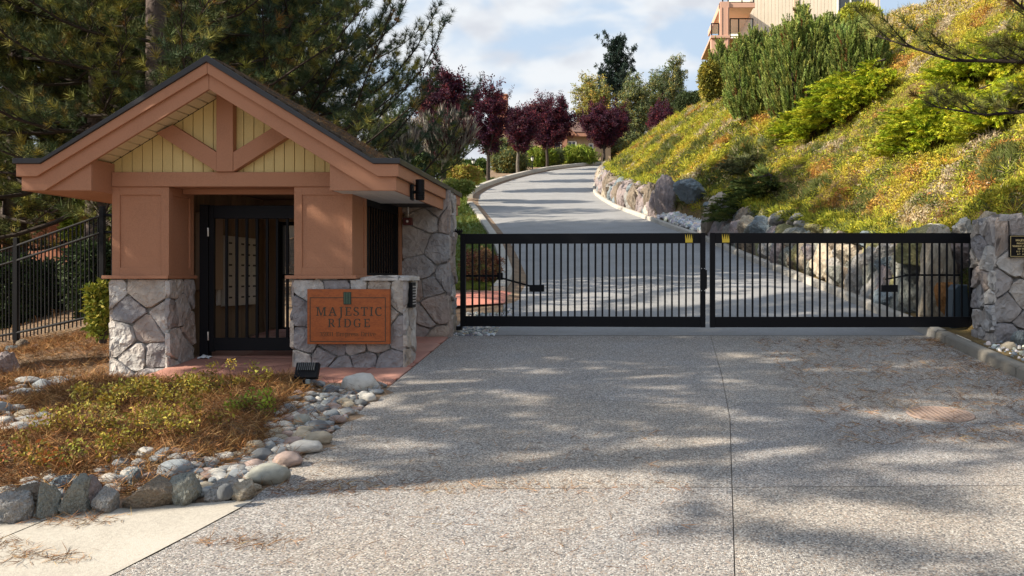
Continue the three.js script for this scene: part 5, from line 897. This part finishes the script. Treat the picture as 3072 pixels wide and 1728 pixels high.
// ------------------------------------------------------------------ the planted bank
const onHill = (U, V) => { for (let d = 12.8; d < 110; d += 0.05) { const x = (U - CU) * d / FPX, y = EYE + (CV - V) * d / FPX; if (x > XR(d) + 0.5 && groundY(x, d) >= y) return [x, d, y]; } return null; };
{
  // yews: bundles of upright spires
  const R = mulberry(61), sprig = (() => { const P = []; for (let k = 0; k < 15; k++) { const t = k / 15, g = tuft(4, 0.085 * (1 - 0.5 * t) + 0.02, 0.026, 0.95, 160 + k); g.rotateY(k * 2.4); g.translate(0, t * 0.34, 0); P.push(g); } return mergeGeometries(P); })();
  function yew(label, U, V, w, h, seed) {
    const q = onHill(U, V) || [0, 40, 0], [x, d] = q, k = d / FPX, Wd = w * k / 2, H = h * k, Rr = mulberry(seed), ms = [], cs = [], stems = [];
    const n = Math.max(5, Math.round(w / 13));
    for (let s = 0; s < n; s++) {
      const a = s * 2.4, f = Math.sqrt(s / n), bx0 = Math.cos(a) * f * Wd * 0.82, bz = Math.sin(a) * f * Wd * 0.7, hh = H * (1 - 0.28 * f * f) * (0.86 + 0.2 * Rr()), rr = Wd * (0.3 + 0.12 * Rr());
      stems.push(tube([V3(bx0 * 0.4, -0.2, bz * 0.4), V3(bx0 * 0.9, hh * 0.4, bz * 0.9), V3(bx0 * 1.05, hh * 0.9, bz * 1.05)], [0.07, 0.05, 0.02], 5, false));
      for (let j = 0; j < hh * 100 * (0.4 + rr); j++) { const t = Rr(), b = Rr() * 6.283, prof = Math.sin(Math.PI * clamp(0.2 + 0.78 * t)) * (1 - 0.5 * t * t) + 0.1, o = rr * prof * (0.62 + 0.45 * Rr()) * (1 + 0.3 * n3(b, t * 5, s)); ms.push(mat4(V3(bx0 * (0.75 + 0.3 * t) + Math.cos(b) * o, hh * t, bz * (0.75 + 0.3 * t) + Math.sin(b) * o), V3(Math.cos(b) * 0.4, 1, Math.sin(b) * 0.4).normalize(), 0.8 + 0.6 * Rr(), Rr() * 6)); cs.push(vary(Rr, Rr() < 0.05 ? [0.16, 0.08, 0.03] : pick(Rr, [[0.23, 0.29, 0.075], [0.31, 0.35, 0.095], [0.16, 0.21, 0.06]]), 0.3)); }
    }
    const t = thing('yew', label, 'yew', [x, groundY(x, d) - 0.1, -d], 'upright yews on the bank'); part(t, 'stems', merge(stems), M.barkDark); inst(t, 'crown', sprig, MN, ms, cs);
  }
  yew('tallest upright yew on the bank below the apartment building', 2410, 345, 230, 320, 1);
  yew('broad upright yew with bronze patches at its foot', 2270, 352, 180, 250, 2);
  yew('narrow yew at the end of the row beside the balcony columns', 2165, 300, 80, 170, 3);
  yew('yew set between the broad and the narrow one', 2210, 320, 80, 190, 4);
  yew('small bright tipped yew in front of the tallest one', 2335, 340, 70, 165, 5);
  yew('shaded yew behind the bright juniper', 2570, 270, 210, 205, 6);
  yew('yew against the pale apartment wall', 2480, 260, 140, 215, 7);
  yew('yew between the broad and the tallest ones', 2330, 300, 110, 235, 8);
  const q = onHill(2085, 322) || [6, 50];
  byBox({ ...shrub, name: 'clipped_shrub', seed: 351, label: 'dark clipped dome shrub on the crest of the bank', tones: [[0.04, 0.065, 0.022], [0.055, 0.08, 0.025]], twigs: 420, leaf: leafSmall, leafScale: 1.4, lump: 0.05, thick: 1 }, 2078, 335, 2022, 2122, 276, 345, q[1] + 0.5);
  byBox({ ...shrub, name: 'clipped_shrub', seed: 352, label: 'yellow leaved bush at the end of the yew row', tones: [[0.3, 0.26, 0.04], [0.2, 0.2, 0.04]], twigs: 200, leafScale: 1.5 }, 2128, 300, 2100, 2160, 190, 285, 46);
  byBox({ ...shrub, name: 'clipped_shrub', seed: 353, label: 'yellow green bush beneath the apartment window', tones: [[0.3, 0.32, 0.03], [0.36, 0.36, 0.05]], twigs: 260, leafScale: 1.4 }, 2570, 110, 2520, 2640, 15, 110, 40);
  // junipers: tiers of level boughs, each feathered with plumes
  const plume = (() => { const P = [], Rr = mulberry(9); for (let k = 0; k < 30; k++) { const t = k / 30, y = t * 0.62, s = 0.15 * (1 - 0.7 * t) + 0.03, g = tuft(3, s, 0.024, 0.8, 60 + k); g.rotateY(k * 2.4); g.translate(0, y, 0.1 * t * t); P.push(g); } return mergeGeometries(P); })();
  function juniper(label, U, V, w, h, seed, tones, nb) {
    const [x, d] = onHill(U, V) || [5, 30], k = d / FPX, Wd = w * k / 2, H = h * k, Rr = mulberry(seed), ms = [], cs = [], stems = [], gy = (a, b) => groundY(x + a, d - b) - groundY(x, d);
    for (let b = 0; b < nb; b++) {
      const tier = Math.floor(Rr() * 4) / 4, a = Math.PI + (Rr() - 0.5) * 3.6, L = Wd * (0.75 + 0.6 * Rr()) * (1 - 0.25 * tier), dir = V3(Math.cos(a), 0, -Math.sin(a) * 0.7), o = V3((Rr() - 0.25) * Wd * 1.0, 0, (Rr() - 0.5) * Wd * 0.8);
      const end = o.clone().addScaledVector(dir, L), y0 = gy(o.x, o.z) + H * (0.1 + 0.75 * tier), y1 = Math.max(gy(end.x, end.z) + 0.06 + H * 0.35 * tier, y0 - L * 0.55) + 0.12 * Rr();
      const P = (t) => V3(o.x + dir.x * L * t, mix(y0, y1, t) + 0.16 * L * Math.sin(t * 3.1), o.z + dir.z * L * t);
      stems.push(tube([P(0), P(0.5), P(1)], [0.03, 0.02, 0.008], 4, false));
      const n = Math.round(L * 13);
      for (let q = 0; q < n; q++) {
        const t = mix(0.12, 1, Math.sqrt(Rr())), sd = (q % 2 ? 1 : -1) * (0.25 + 0.6 * Rr()) * (1.1 - t), f = V3(dir.x - dir.z * sd, (y1 - y0) / L * 0.6 + 0.28 * t, dir.z + dir.x * sd).normalize();
        ms.push(mat4(P(t).add(V3((Rr() - 0.5) * 0.12, (Rr() - 0.5) * 0.08, (Rr() - 0.5) * 0.12)), f, (0.55 + 0.5 * Rr()) * (0.75 + 0.4 * t), Rr() * 6)); cs.push(vary(Rr, pick(Rr, tones), 0.28));
      }
    }
    const t = thing('juniper', label, 'juniper', [x, groundY(x, d), -d], 'feathery junipers on the bank'); part(t, 'stems', merge(stems), M.barkDark); inst(t, 'crown', plume, MN, ms, cs);
  }
  const lime = [[0.42, 0.46, 0.03], [0.34, 0.40, 0.03], [0.52, 0.53, 0.05], [0.24, 0.31, 0.025]], deep = [[0.07, 0.10, 0.025], [0.10, 0.125, 0.03], [0.13, 0.15, 0.035], [0.045, 0.07, 0.02]];
  juniper('broad lime green juniper below the yews on the bank', 2570, 330, 270, 120, 71, lime, 105);
  juniper('lime green juniper tip spreading toward the road below the yews', 2450, 375, 190, 80, 72, lime, 62);
  juniper('lime green juniper under the hanging pine boughs', 2960, 235, 240, 100, 73, lime, 75);
  juniper('lime green juniper low on the bank above the gate hinge pillar', 2830, 385, 260, 85, 74, lime, 84);
  juniper('bright juniper at the photo edge above the stone pillar', 3040, 350, 220, 90, 75, lime, 60);
  juniper('dark green juniper draped over the rocks behind the gate crowns', 2260, 610, 190, 26, 76, deep, 40);
  juniper('grey green juniper mound on the bank corner at the road bend', 1850, 478, 110, 30, 78, [[0.10, 0.11, 0.055], [0.13, 0.14, 0.06], [0.08, 0.09, 0.04]], 22);
  // ground cover: leafy tufts in drifts of colour
  const ms = [[], [], []], cs = [[], [], []], G = [leafCluster(16, 0.1, 0.05, 0.2, 21, 0.5), leafCluster(18, 0.12, 0.042, 0.14, 24, 0.6), tuft(12, 0.19, 0.008, 1.15, 23, 0.04, 0.5)];
  const Rr = mulberry(99);
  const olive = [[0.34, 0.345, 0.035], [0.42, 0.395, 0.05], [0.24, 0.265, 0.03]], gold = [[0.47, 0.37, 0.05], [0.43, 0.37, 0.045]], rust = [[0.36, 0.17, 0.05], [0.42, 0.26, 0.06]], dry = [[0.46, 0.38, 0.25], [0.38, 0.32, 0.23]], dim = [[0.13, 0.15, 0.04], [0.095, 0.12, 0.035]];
  let tries = 0;
  while (ms[0].length + ms[1].length + ms[2].length < 125000 && tries++ < 800000) {
    const d = 12.6 + Math.pow(Rr(), 1.7) * 70, t = 0.55 + 13 * Math.pow(Rr(), 0.8), x = XR(d) + 0.3 + t;
    if ((x * FPX / d + CU) > 3250 || groundY(x, d) > 16.5) continue;
    const y = groundY(x, d), a = fbm(x * 0.33, d * 0.26, 1, 3), b = fbm(x * 0.4 + 9, d * 0.34, 4, 3), c = n3(x * 0.35, d * 0.3, 8);
    let tones = olive, kind = Rr() < 0.5 ? 0 : 1;
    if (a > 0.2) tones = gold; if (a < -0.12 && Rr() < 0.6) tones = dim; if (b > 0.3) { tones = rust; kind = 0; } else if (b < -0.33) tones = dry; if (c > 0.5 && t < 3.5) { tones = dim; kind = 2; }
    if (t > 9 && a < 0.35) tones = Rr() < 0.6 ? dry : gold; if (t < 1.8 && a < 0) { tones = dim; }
    if (Rr() < 0.16) tones = pick(Rr, [dry, gold, rust, olive, dim, gold]); if (Rr() < 0.1) kind = 2;
    const nrm = V3(-0.55, 1, (Rr() - 0.5) * 0.3 + 0.1).add(rdir(Rr).multiplyScalar(0.6)).normalize(), s = (0.75 + 0.8 * Rr()) * (d > 30 ? 1.5 : 1.05);
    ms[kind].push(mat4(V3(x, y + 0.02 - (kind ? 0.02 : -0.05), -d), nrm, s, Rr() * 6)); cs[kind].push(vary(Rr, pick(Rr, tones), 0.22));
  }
  for (let k = 0; k < 9000; k++) {
    const d = 14.5 + Math.pow(Rr(), 1.3) * 46, t = 0.5 + Rr() * 0.75, x = XR(d) + 0.3 + t, q = fbm(d * 0.5, 1, 2, 3); if (q < -0.22 || (d > 27.5 && d < 33 && t < 0.9)) continue;
    const y = roadY(d) + 1.12 + 0.25 * q - 0.3 * Math.max(0, 0.75 - t) * Rr() + 0.12 * Rr(), kind = Rr() < 0.15 ? 2 : Rr() < 0.5 ? 0 : 1;
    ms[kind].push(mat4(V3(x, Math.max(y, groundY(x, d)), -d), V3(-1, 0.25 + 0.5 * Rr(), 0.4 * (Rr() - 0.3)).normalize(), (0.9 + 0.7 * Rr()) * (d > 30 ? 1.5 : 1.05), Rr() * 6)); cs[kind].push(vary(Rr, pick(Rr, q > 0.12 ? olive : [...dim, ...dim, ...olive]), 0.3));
  }
  const cover = thing('ground_cover', 'mixed olive, gold and rust ground cover over the bank', 'ground cover', [0, 0, 0], null, 'stuff');
  ['leaves', 'sprigs', 'trailing_stems'].forEach((n, i) => inst(cover, n, G[i], MN, ms[i], cs[i], 'stuff'));
}
// ------------------------------------------------------------------ lawn grass and fallen needles
{
  const R = mulberry(7), ms = [], cs = [], blade = tuft(9, 0.075, 0.008, 0.7, 31);
  for (let k = 0; k < 14000; k++) { const d = 17.6 + Math.pow(R(), 1.5) * 44, x = XL(d) - 0.3 - R() * (d < 30 ? 2.5 : 8); ms.push(mat4(V3(x, groundY(x, d), -d), rdir(R).multiplyScalar(0.4).add(UPV).normalize(), (0.8 + R() * 0.7) * (d > 30 ? 2 : 1), R() * 6)); cs.push(vary(R, pick(R, [[0.11, 0.16, 0.025], [0.15, 0.19, 0.035], [0.2, 0.2, 0.05]]), 0.25)); }
  solo('lawn', 'green lawn strip beside the climbing road', 'lawn', gridOf(steps([0, 9, 0.5]), steps([18.2, 62, 0.7]), (u, d) => { const x = XL(d) - 0.27 - u * (d < 32 ? 0.4 : 1); return W(x, groundY(x, d) + 0.02, d); }), M.lawn, null, 'structure');
  tag(inst(scene, numbered('grass'), blade, MN, ms, cs), 'short grass of the lawn beside the climbing road', 'grass', null, 'stuff');
  const straw = [[0.36, 0.185, 0.07], [0.20, 0.095, 0.035], [0.46, 0.28, 0.13], [0.10, 0.05, 0.025], [0.14, 0.07, 0.03]], needle = tuft(3, 0.10, 0.0026, 0.5, 33, 0.02, 0.5);
  function litter(label, n, f, s = 1) { const a = [], c = []; for (let k = 0; k < n; k++) { const p = f(R); if (!p) continue; const dir = V3(R() - 0.5, (R() - 0.3) * (p.y0 ?? 0.3), (R() - 0.5)).normalize(); a.push(mat4(p, dir, s * (0.7 + 0.7 * R()), R() * 6.3)); c.push(vary(R, pick(R, straw), 0.3)); } tag(inst(scene, numbered('needle_litter'), needle, MLitter, a, c), label, 'pine needles', null, 'stuff'); }
  const onG = (x, d, h = 0.01) => V3(x, groundY(x, d) + h, -d);
  litter('thick orange brown pine needles on the planted bed', 30000, (R) => { const d = mix(5.75, 9.4, R()), x = mix(-6.2, -2.75, R()); if (x > bedEdgeR(d) + 0.1) return null; return onG(x, d, 0.01 + R() * 0.03); });
  litter('raked golden pine needles on the mound by the fence', 24000, (R) => { const d = mix(9.3, 15.5, R()), x = mix(-10.5, -5.4, R()); if (x > -6.02 && d > 10.2) return null; if (x > -5.4 && d > 9.2) return null; const p = onG(x, d, 0.01 + R() * 0.03); return p; });
  litter('brown pine needles on the ground behind the fence', 5000, (R) => { const d = mix(14, 22, R()), x = mix(-16, -6.1, R()); return onG(x, d, 0.01); }, 1.3);
  litter('pine needles caught between the cobbles of the driveway border', 450, (R) => { const d = mix(5.8, 9.3, R()); return onG(mix(bedEdgeR(d) - 0.1, -2.36, R()), d, 0.02 + R() * 0.03); });
  const flat = (x, d) => Object.assign(V3(x, roadY(d) + 0.005, -d), { y0: 0.06 });
  litter('loose pine needles scattered over the driveway by the kerb', 5200, (R) => { const d = mix(7, 12.6, R()), q = R(); if (n3(d * 1.5, q * 3, 4) < 0.02 && R() < 0.75) return null; return flat(XR(d) - 0.05 - Math.pow(R(), 1.6) * 2.6, d); }, 0.9);
  litter('pine needles strewn along the driveway joint and near edge', 700, (R) => R() < 0.5 ? flat(mix(-2.3, 0.6, Math.pow(R(), 1.6)), 5.93 + (R() - 0.5) * 0.3) : flat(mix(-2.3, 0.5, R()), mix(4.6, 7.5, R())), 0.75);
  litter('small drifts of pine needles on the sidewalk', 420, (R) => { const k = Math.floor(R() * 4), c = [[-3.1, 4.75], [-3.6, 4.9], [-2.1, 4.95], [-3.3, 5.3]][k]; return flat(c[0] + (R() + R() - 1) * 0.35, c[1] + (R() + R() - 1) * 0.12).add(V3(0, 0.004, 0)); }, 0.7);
  litter('pine needles gathered on the gatehouse roof', 1300, (R) => { const s = Math.pow(R(), 0.8) * 1.95, d = mix(9.95, 14, R()); return V3(XC + s, 3.644 - 0.6264 * s + 0.03 + R() * 0.008, -d); }, 0.6);
}
// ------------------------------------------------------------------ buildings
const roofTile = std([0.19, 0.115, 0.10], 0.9, { map: rep(texBark, 0.8) }), tan = std([0.40, 0.30, 0.19], 0.85, { map: rep(texPaint, 0.3) }), salmon = std([0.33, 0.165, 0.11], 0.85), brickM = std([0.36, 0.15, 0.09], 0.9, { map: rep(texConc, 0.6) }), creamWall = std([0.78, 0.68, 0.55], 0.85, { map: rep(texPaint, 0.4) });
const slab3 = (pts, th) => { const n = pts[1].clone().sub(pts[0]).cross(pts[2].clone().sub(pts[0])).normalize().multiplyScalar(th), pos = [], P = [...pts, ...pts.map((p) => p.clone().add(n))], m = pts.length, f = (a, b, c) => [a, b, c].forEach((i) => pos.push(P[i].x, P[i].y, P[i].z)); for (let i = 1; i < m - 1; i++) { f(0, i + 1, i); f(m, m + i, m + i + 1); } for (let i = 0; i < m; i++) { const j = (i + 1) % m; f(i, j, m + j); f(i, m + j, m + i); } const g = new THREE.BufferGeometry(); g.setAttribute('position', new THREE.Float32BufferAttribute(pos, 3)); g.computeVertexNormals(); return boxUV(g); };
function windowIn(parent, x0, x1, y0, y1, d, mull = true) {
  const w = new THREE.Group(); w.name = 'window'; parent.add(w); const s = 0.09;
  part(w, 'frame', merge([bx(x0, x0 + s, y0, y1, d - 0.08, d, 0), bx(x1 - s, x1, y0, y1, d - 0.08, d, 0), bx(x0 + s, x1 - s, y0, y0 + s, d - 0.08, d, 0), bx(x0 + s, x1 - s, y1 - s, y1, d - 0.08, d, 0), ...(mull ? [bx((x0 + x1) / 2 - s / 2, (x0 + x1) / 2 + s / 2, y0 + s, y1 - s, d - 0.07, d, 0)] : [])]), M.white);
  part(w, 'pane', bx(x0 + s, x1 - s, y0 + s, y1 - s, d - 0.04, d - 0.01, 0), M.glass);
}
{
  // the tan house at the top of the road
  const D = 96, X = (U) => (U - CU) * D / FPX, Y = (V) => EYE + (CV - V) * D / FPX, h = thing('tan_house', 'tan house with reddish hipped roof at the top of the road behind the purple trees', 'house');
  part(h, 'wall', bx(X(1490), X(1832), Y(520), Y(402), D, D + 7, 0), tan);
  part(h, 'salmon_wall', bx(X(1688), X(1702), Y(520), Y(404), D - 0.3, D - 0.02, 0), salmon); part(h, 'salmon_wall', bx(X(1620), X(1664), Y(455), Y(404), D - 0.3, D - 0.02, 0), salmon);
  windowIn(h, X(1703), X(1729), Y(446), Y(424), D - 0.02); windowIn(h, X(1766), X(1780), Y(460), Y(431), D - 0.02, false); windowIn(h, X(1662), X(1684), Y(462), Y(426), D - 0.02, false);
  part(h, 'downspout', rod(V3(X(1801), Y(495), -D + 0.1), V3(X(1801), Y(405), -D + 0.1), 0.07, 6), tan);
  part(h, 'roof', slab3([V3(X(1690), Y(405), -D + 0.9), V3(X(1842), Y(408), -D + 0.9), V3(X(1790), Y(356), -D - 4), V3(X(1700), Y(352), -D - 4)], 0.25), roofTile);
  part(h, 'roof', slab3([V3(X(1520), Y(398), -D + 0.6), V3(X(1706), Y(398), -D + 0.6), V3(X(1660), Y(318), -D - 4.5), V3(X(1545), Y(316), -D - 4.5)], 0.25), roofTile);
  part(h, 'roof', slab3([V3(X(1495), Y(360), -D - 0.2), V3(X(1545), Y(313), -D - 4.6), V3(X(1580), Y(360), -D - 0.4)], 0.25), roofTile);
  part(h, 'fascia', bx(X(1690), X(1842), Y(413), Y(404), D - 1.0, D - 0.85, 0), salmon);
  part(h, 'gable', slab3([V3(X(1700), Y(414), -D + 1.05), V3(X(1727), Y(411), -D + 1.05), V3(X(1703), Y(386), -D + 1.05)], 0.2), salmon);
  part(h, 'fascia', slab3([V3(X(1698), Y(389), -D + 1.2), V3(X(1703), Y(382), -D + 1.2), V3(X(1731), Y(409), -D + 1.2), V3(X(1729), Y(414), -D + 1.2)], 0.1), M.trimBoard);
  part(h, 'vent_pipe', rod(V3(X(1725), Y(392), -D), V3(X(1725), Y(382), -D), 0.06), M.dark);
  for (const [a, b, t] of [[1582, 1629, 301], [1466, 1511, 268]]) { const c = part(h, 'chimney', bx(X(a), X(b), Y(390), Y(t), D + 3, D + 4.4, 0), brickM); part(c, 'chimney_cap', bx(X(a) - 0.08, X(b) + 0.08, Y(t) + 0.002, Y(t) + 0.14, D + 2.92, D + 4.48, 0.02), salmon); }
  const g = thing('side_house', 'low salmon house with a reddish roof behind the round purple plum tree', 'house'), p = (U, V, z = 0) => V3(X(U), Y(V), -D - 3 + z);
  part(g, 'wall', bx(X(1834), X(1900), Y(500), Y(458), D + 3, D + 8, 0), salmon); part(g, 'roof', slab3([p(1826, 460, 0.5), p(1910, 462, 0.5), p(1895, 430, -3), p(1838, 430, -3)], 0.2), roofTile);
}
{
  // apartment building on the bank
  const D = 52, X = (U) => (U - CU) * D / FPX, Y = (V) => EYE + (CV - V) * D / FPX, b = thing('apartment_building', 'cream apartment building with salmon balcony columns standing on the bank', 'building');
  const col0 = std([0.55, 0.33, 0.245], 0.8);
  part(b, 'wall', bx(X(2249), X(2640), Y(330), Y(-140), D, D + 9, 0), creamWall);
  for (let k = 0; k < 36; k++) part(b, 'siding_board', bx(X(2252 + k * 10.6), X(2261.6 + k * 10.6), Y(330), Y(-140), D - 0.03, D - 0.002, 0.008), creamWall);
  part(b, 'corner_trim', bx(X(2381), X(2396), Y(330), Y(-140), D - 0.07, D - 0.031, 0.006), std([0.6, 0.47, 0.33], 0.85));
  part(b, 'wall_panel', bx(X(2690), X(2735), Y(140), Y(60), D - 0.4, D - 0.1, 0), salmon);
  windowIn(b, X(2510), X(2590), Y(72), Y(-90), D - 0.07);
  // balcony floors and columns
  const beam = (u0, u1, v0, v1, d0, d1, m, n) => part(b, n, bx(X(u0), X(u1), Y(v1), Y(v0), d0, d1, 0.015), m);
  beam(2150, 2249, 38, 52, D - 1.9, D - 1.75, col0, 'beam'); beam(2147, 2152, 36, 54, D - 1.9, D + 4, col0, 'beam'); beam(2152.5, 2248.5, 39, 46, D - 1.7, D + 4, std([0.62, 0.5, 0.36], 0.8), 'balcony_floor');
  beam(2147, 2174, 36, 340, D - 1.98, D - 1.5, col0, 'column'); beam(2122, 2146, 138, 340, D - 1.9, D - 1.5, col0, 'column');
  for (const [u0, u1] of [[2150.5, 2153], [2168, 2170.5]]) beam(u0, u1, 52, 300, D - 2.01, D - 1.985, col0, 'column_frame');
  beam(2120, 2176, 134, 142, D - 2.05, D + 3, col0, 'beam'); beam(2176.5, 2248.5, 137, 141, D - 1.7, D + 4, col0, 'balcony_floor');
  const railing = (u0, u1, vt, vb, d, posts) => { const r = new THREE.Group(); r.name = 'railing'; b.add(r); part(r, 'rail', merge([rod(V3(X(u0), Y(vt), -d), V3(X(u1), Y(vt), -d), 0.035, 6), rod(V3(X(u0), Y(vb), -d), V3(X(u1), Y(vb), -d), 0.03, 6)]), M.blackMatte); posts.forEach((u) => part(r, 'post', rod(V3(X(u), Y(vb + 5), -d), V3(X(u), Y(vt), -d), 0.04, 6), M.blackMatte)); const gl = new THREE.MeshPhysicalMaterial({ transmission: 1, roughness: 0.03, thickness: 0 }); gl.color.setRGB(0.85, 0.92, 0.95); part(r, 'glass_panel', bx(X(u0) + 0.05, X(u1) - 0.05, Y(vb) + 0.05, Y(vt) - 0.05, d - 0.01, d + 0.01, 0), gl); };
  railing(2155, 2248, -14, 35, D - 1.8, [2156, 2172, 2212, 2246]); railing(2123, 2146, 97, 136, D - 1.8, [2124, 2145]); railing(2178, 2246, 80, 132, D - 1.6, [2179, 2204, 2245]);
}
for (const [U, Vb, Vt, d, l] of [[1597, 518, 466, 71, 'black post lamp beside the bright shrubs at the kerb'], [1420, 522, 476, 56, 'black post lamp half hidden by the leafless tree']]) {
  const k = d / FPX, p = pt(U, Vb, d), H = (Vb - Vt) * k, t = thing('post_lamp', l, 'post lamp', [p.x, p.y, p.z], 'post lamps along the road'), r = 0.13;
  part(t, 'post', tube([V3(0, -0.4, 0), V3(0, H * 0.68, 0)], [0.06, 0.045], 8), M.blackMatte); part(t, 'lantern', tube([V3(0, H * 0.68, 0), V3(0, H * 0.88, 0)], [r * 0.6, r], 6), std([0.55, 0.55, 0.5], 0.3)); part(t, 'cap', tube([V3(0, H * 0.88, 0), V3(0, H * 0.93, 0), V3(0, H, 0)], [r * 1.35, r * 0.7, 0.02], 6), M.blackMatte);
}
// ------------------------------------------------------------------ black picket fence running back from the gatehouse
{
  const f = thing('picket_fence', 'black metal picket fence climbing the needle covered mound to the gatehouse', 'fence');
  const P = [[-6.15, 13.2, 0.42], [-7.76, 13.2, 0.36], [-10.32, 15.0, -0.04], [-12.9, 16.8, -0.4]];
  for (let s = 0; s < 3; s++) {
    const [x0, d0, y0] = P[s], [x1, d1, y1] = P[s + 1], L = Math.hypot(x1 - x0, d1 - d0), n = Math.round(L / 0.145), at = (t, y) => V3(mix(x0, x1, t), mix(y0, y1, t) + y, -mix(d0, d1, t));
    for (const y of [0.16, 1.42, 1.68]) part(f, 'rail', tube([at(0, y), at(1, y)], [0.021, 0.021], 4), M.blackBar);
    for (let k = 1; k < n; k++) { const t = k / n; part(f, 'picket', tube([at(t, 0.05), at(t, 1.68)], [0.012, 0.012], 4), M.blackBar); }
    if (s) part(f, 'post', bx(x0 - 0.035, x0 + 0.035, y0 - 0.3, y0 + 1.82, d0 - 0.035, d0 + 0.035, 0.004), M.black);
  }
  part(f, 'post', bx(P[3][0] - 0.035, P[3][0] + 0.035, P[3][2] - 0.3, P[3][2] + 1.8, P[3][1] - 0.035, P[3][1] + 0.035, 0.004), M.black);
  // red brown board fence and a pale house seen between the trunks
  const w = thing('board_fence', 'red brown board fence seen under the pines behind the black fence', 'fence'), R = mulberry(4), reds = [[0.36, 0.15, 0.10], [0.30, 0.125, 0.085], [0.42, 0.19, 0.13]].map((c) => std(c, 0.9, { map: rep(texWood, 0.8) }));
  for (let k = 0; k < 46; k++) { const x = -17.5 + k * 0.165, d = 24; part(w, 'board', bx(x, x + 0.155, groundY(x, d) - 0.3, 2.75 + 0.03 * (x + 14), d, d + 0.025, 0.003), reds[k % 3]); }
  const h = thing('pale_house', 'white walled house glimpsed behind the red brown board fence', 'house');
  part(h, 'wall', bx(-27, -10, -2, 3.6, 30, 38, 0), std([0.72, 0.70, 0.66], 0.85)); part(h, 'roof', slab3([V3(-28, 3.5, -29.3), V3(-9.2, 3.5, -29.3), V3(-11, 6, -34), V3(-26, 6, -34)], 0.25), std([0.22, 0.2, 0.19], 0.9)); windowIn(h, -20, -18, 1, 2.6, 29.98); windowIn(h, -15, -13.4, 1, 2.6, 29.98);
}
renderer.render(scene, camera);
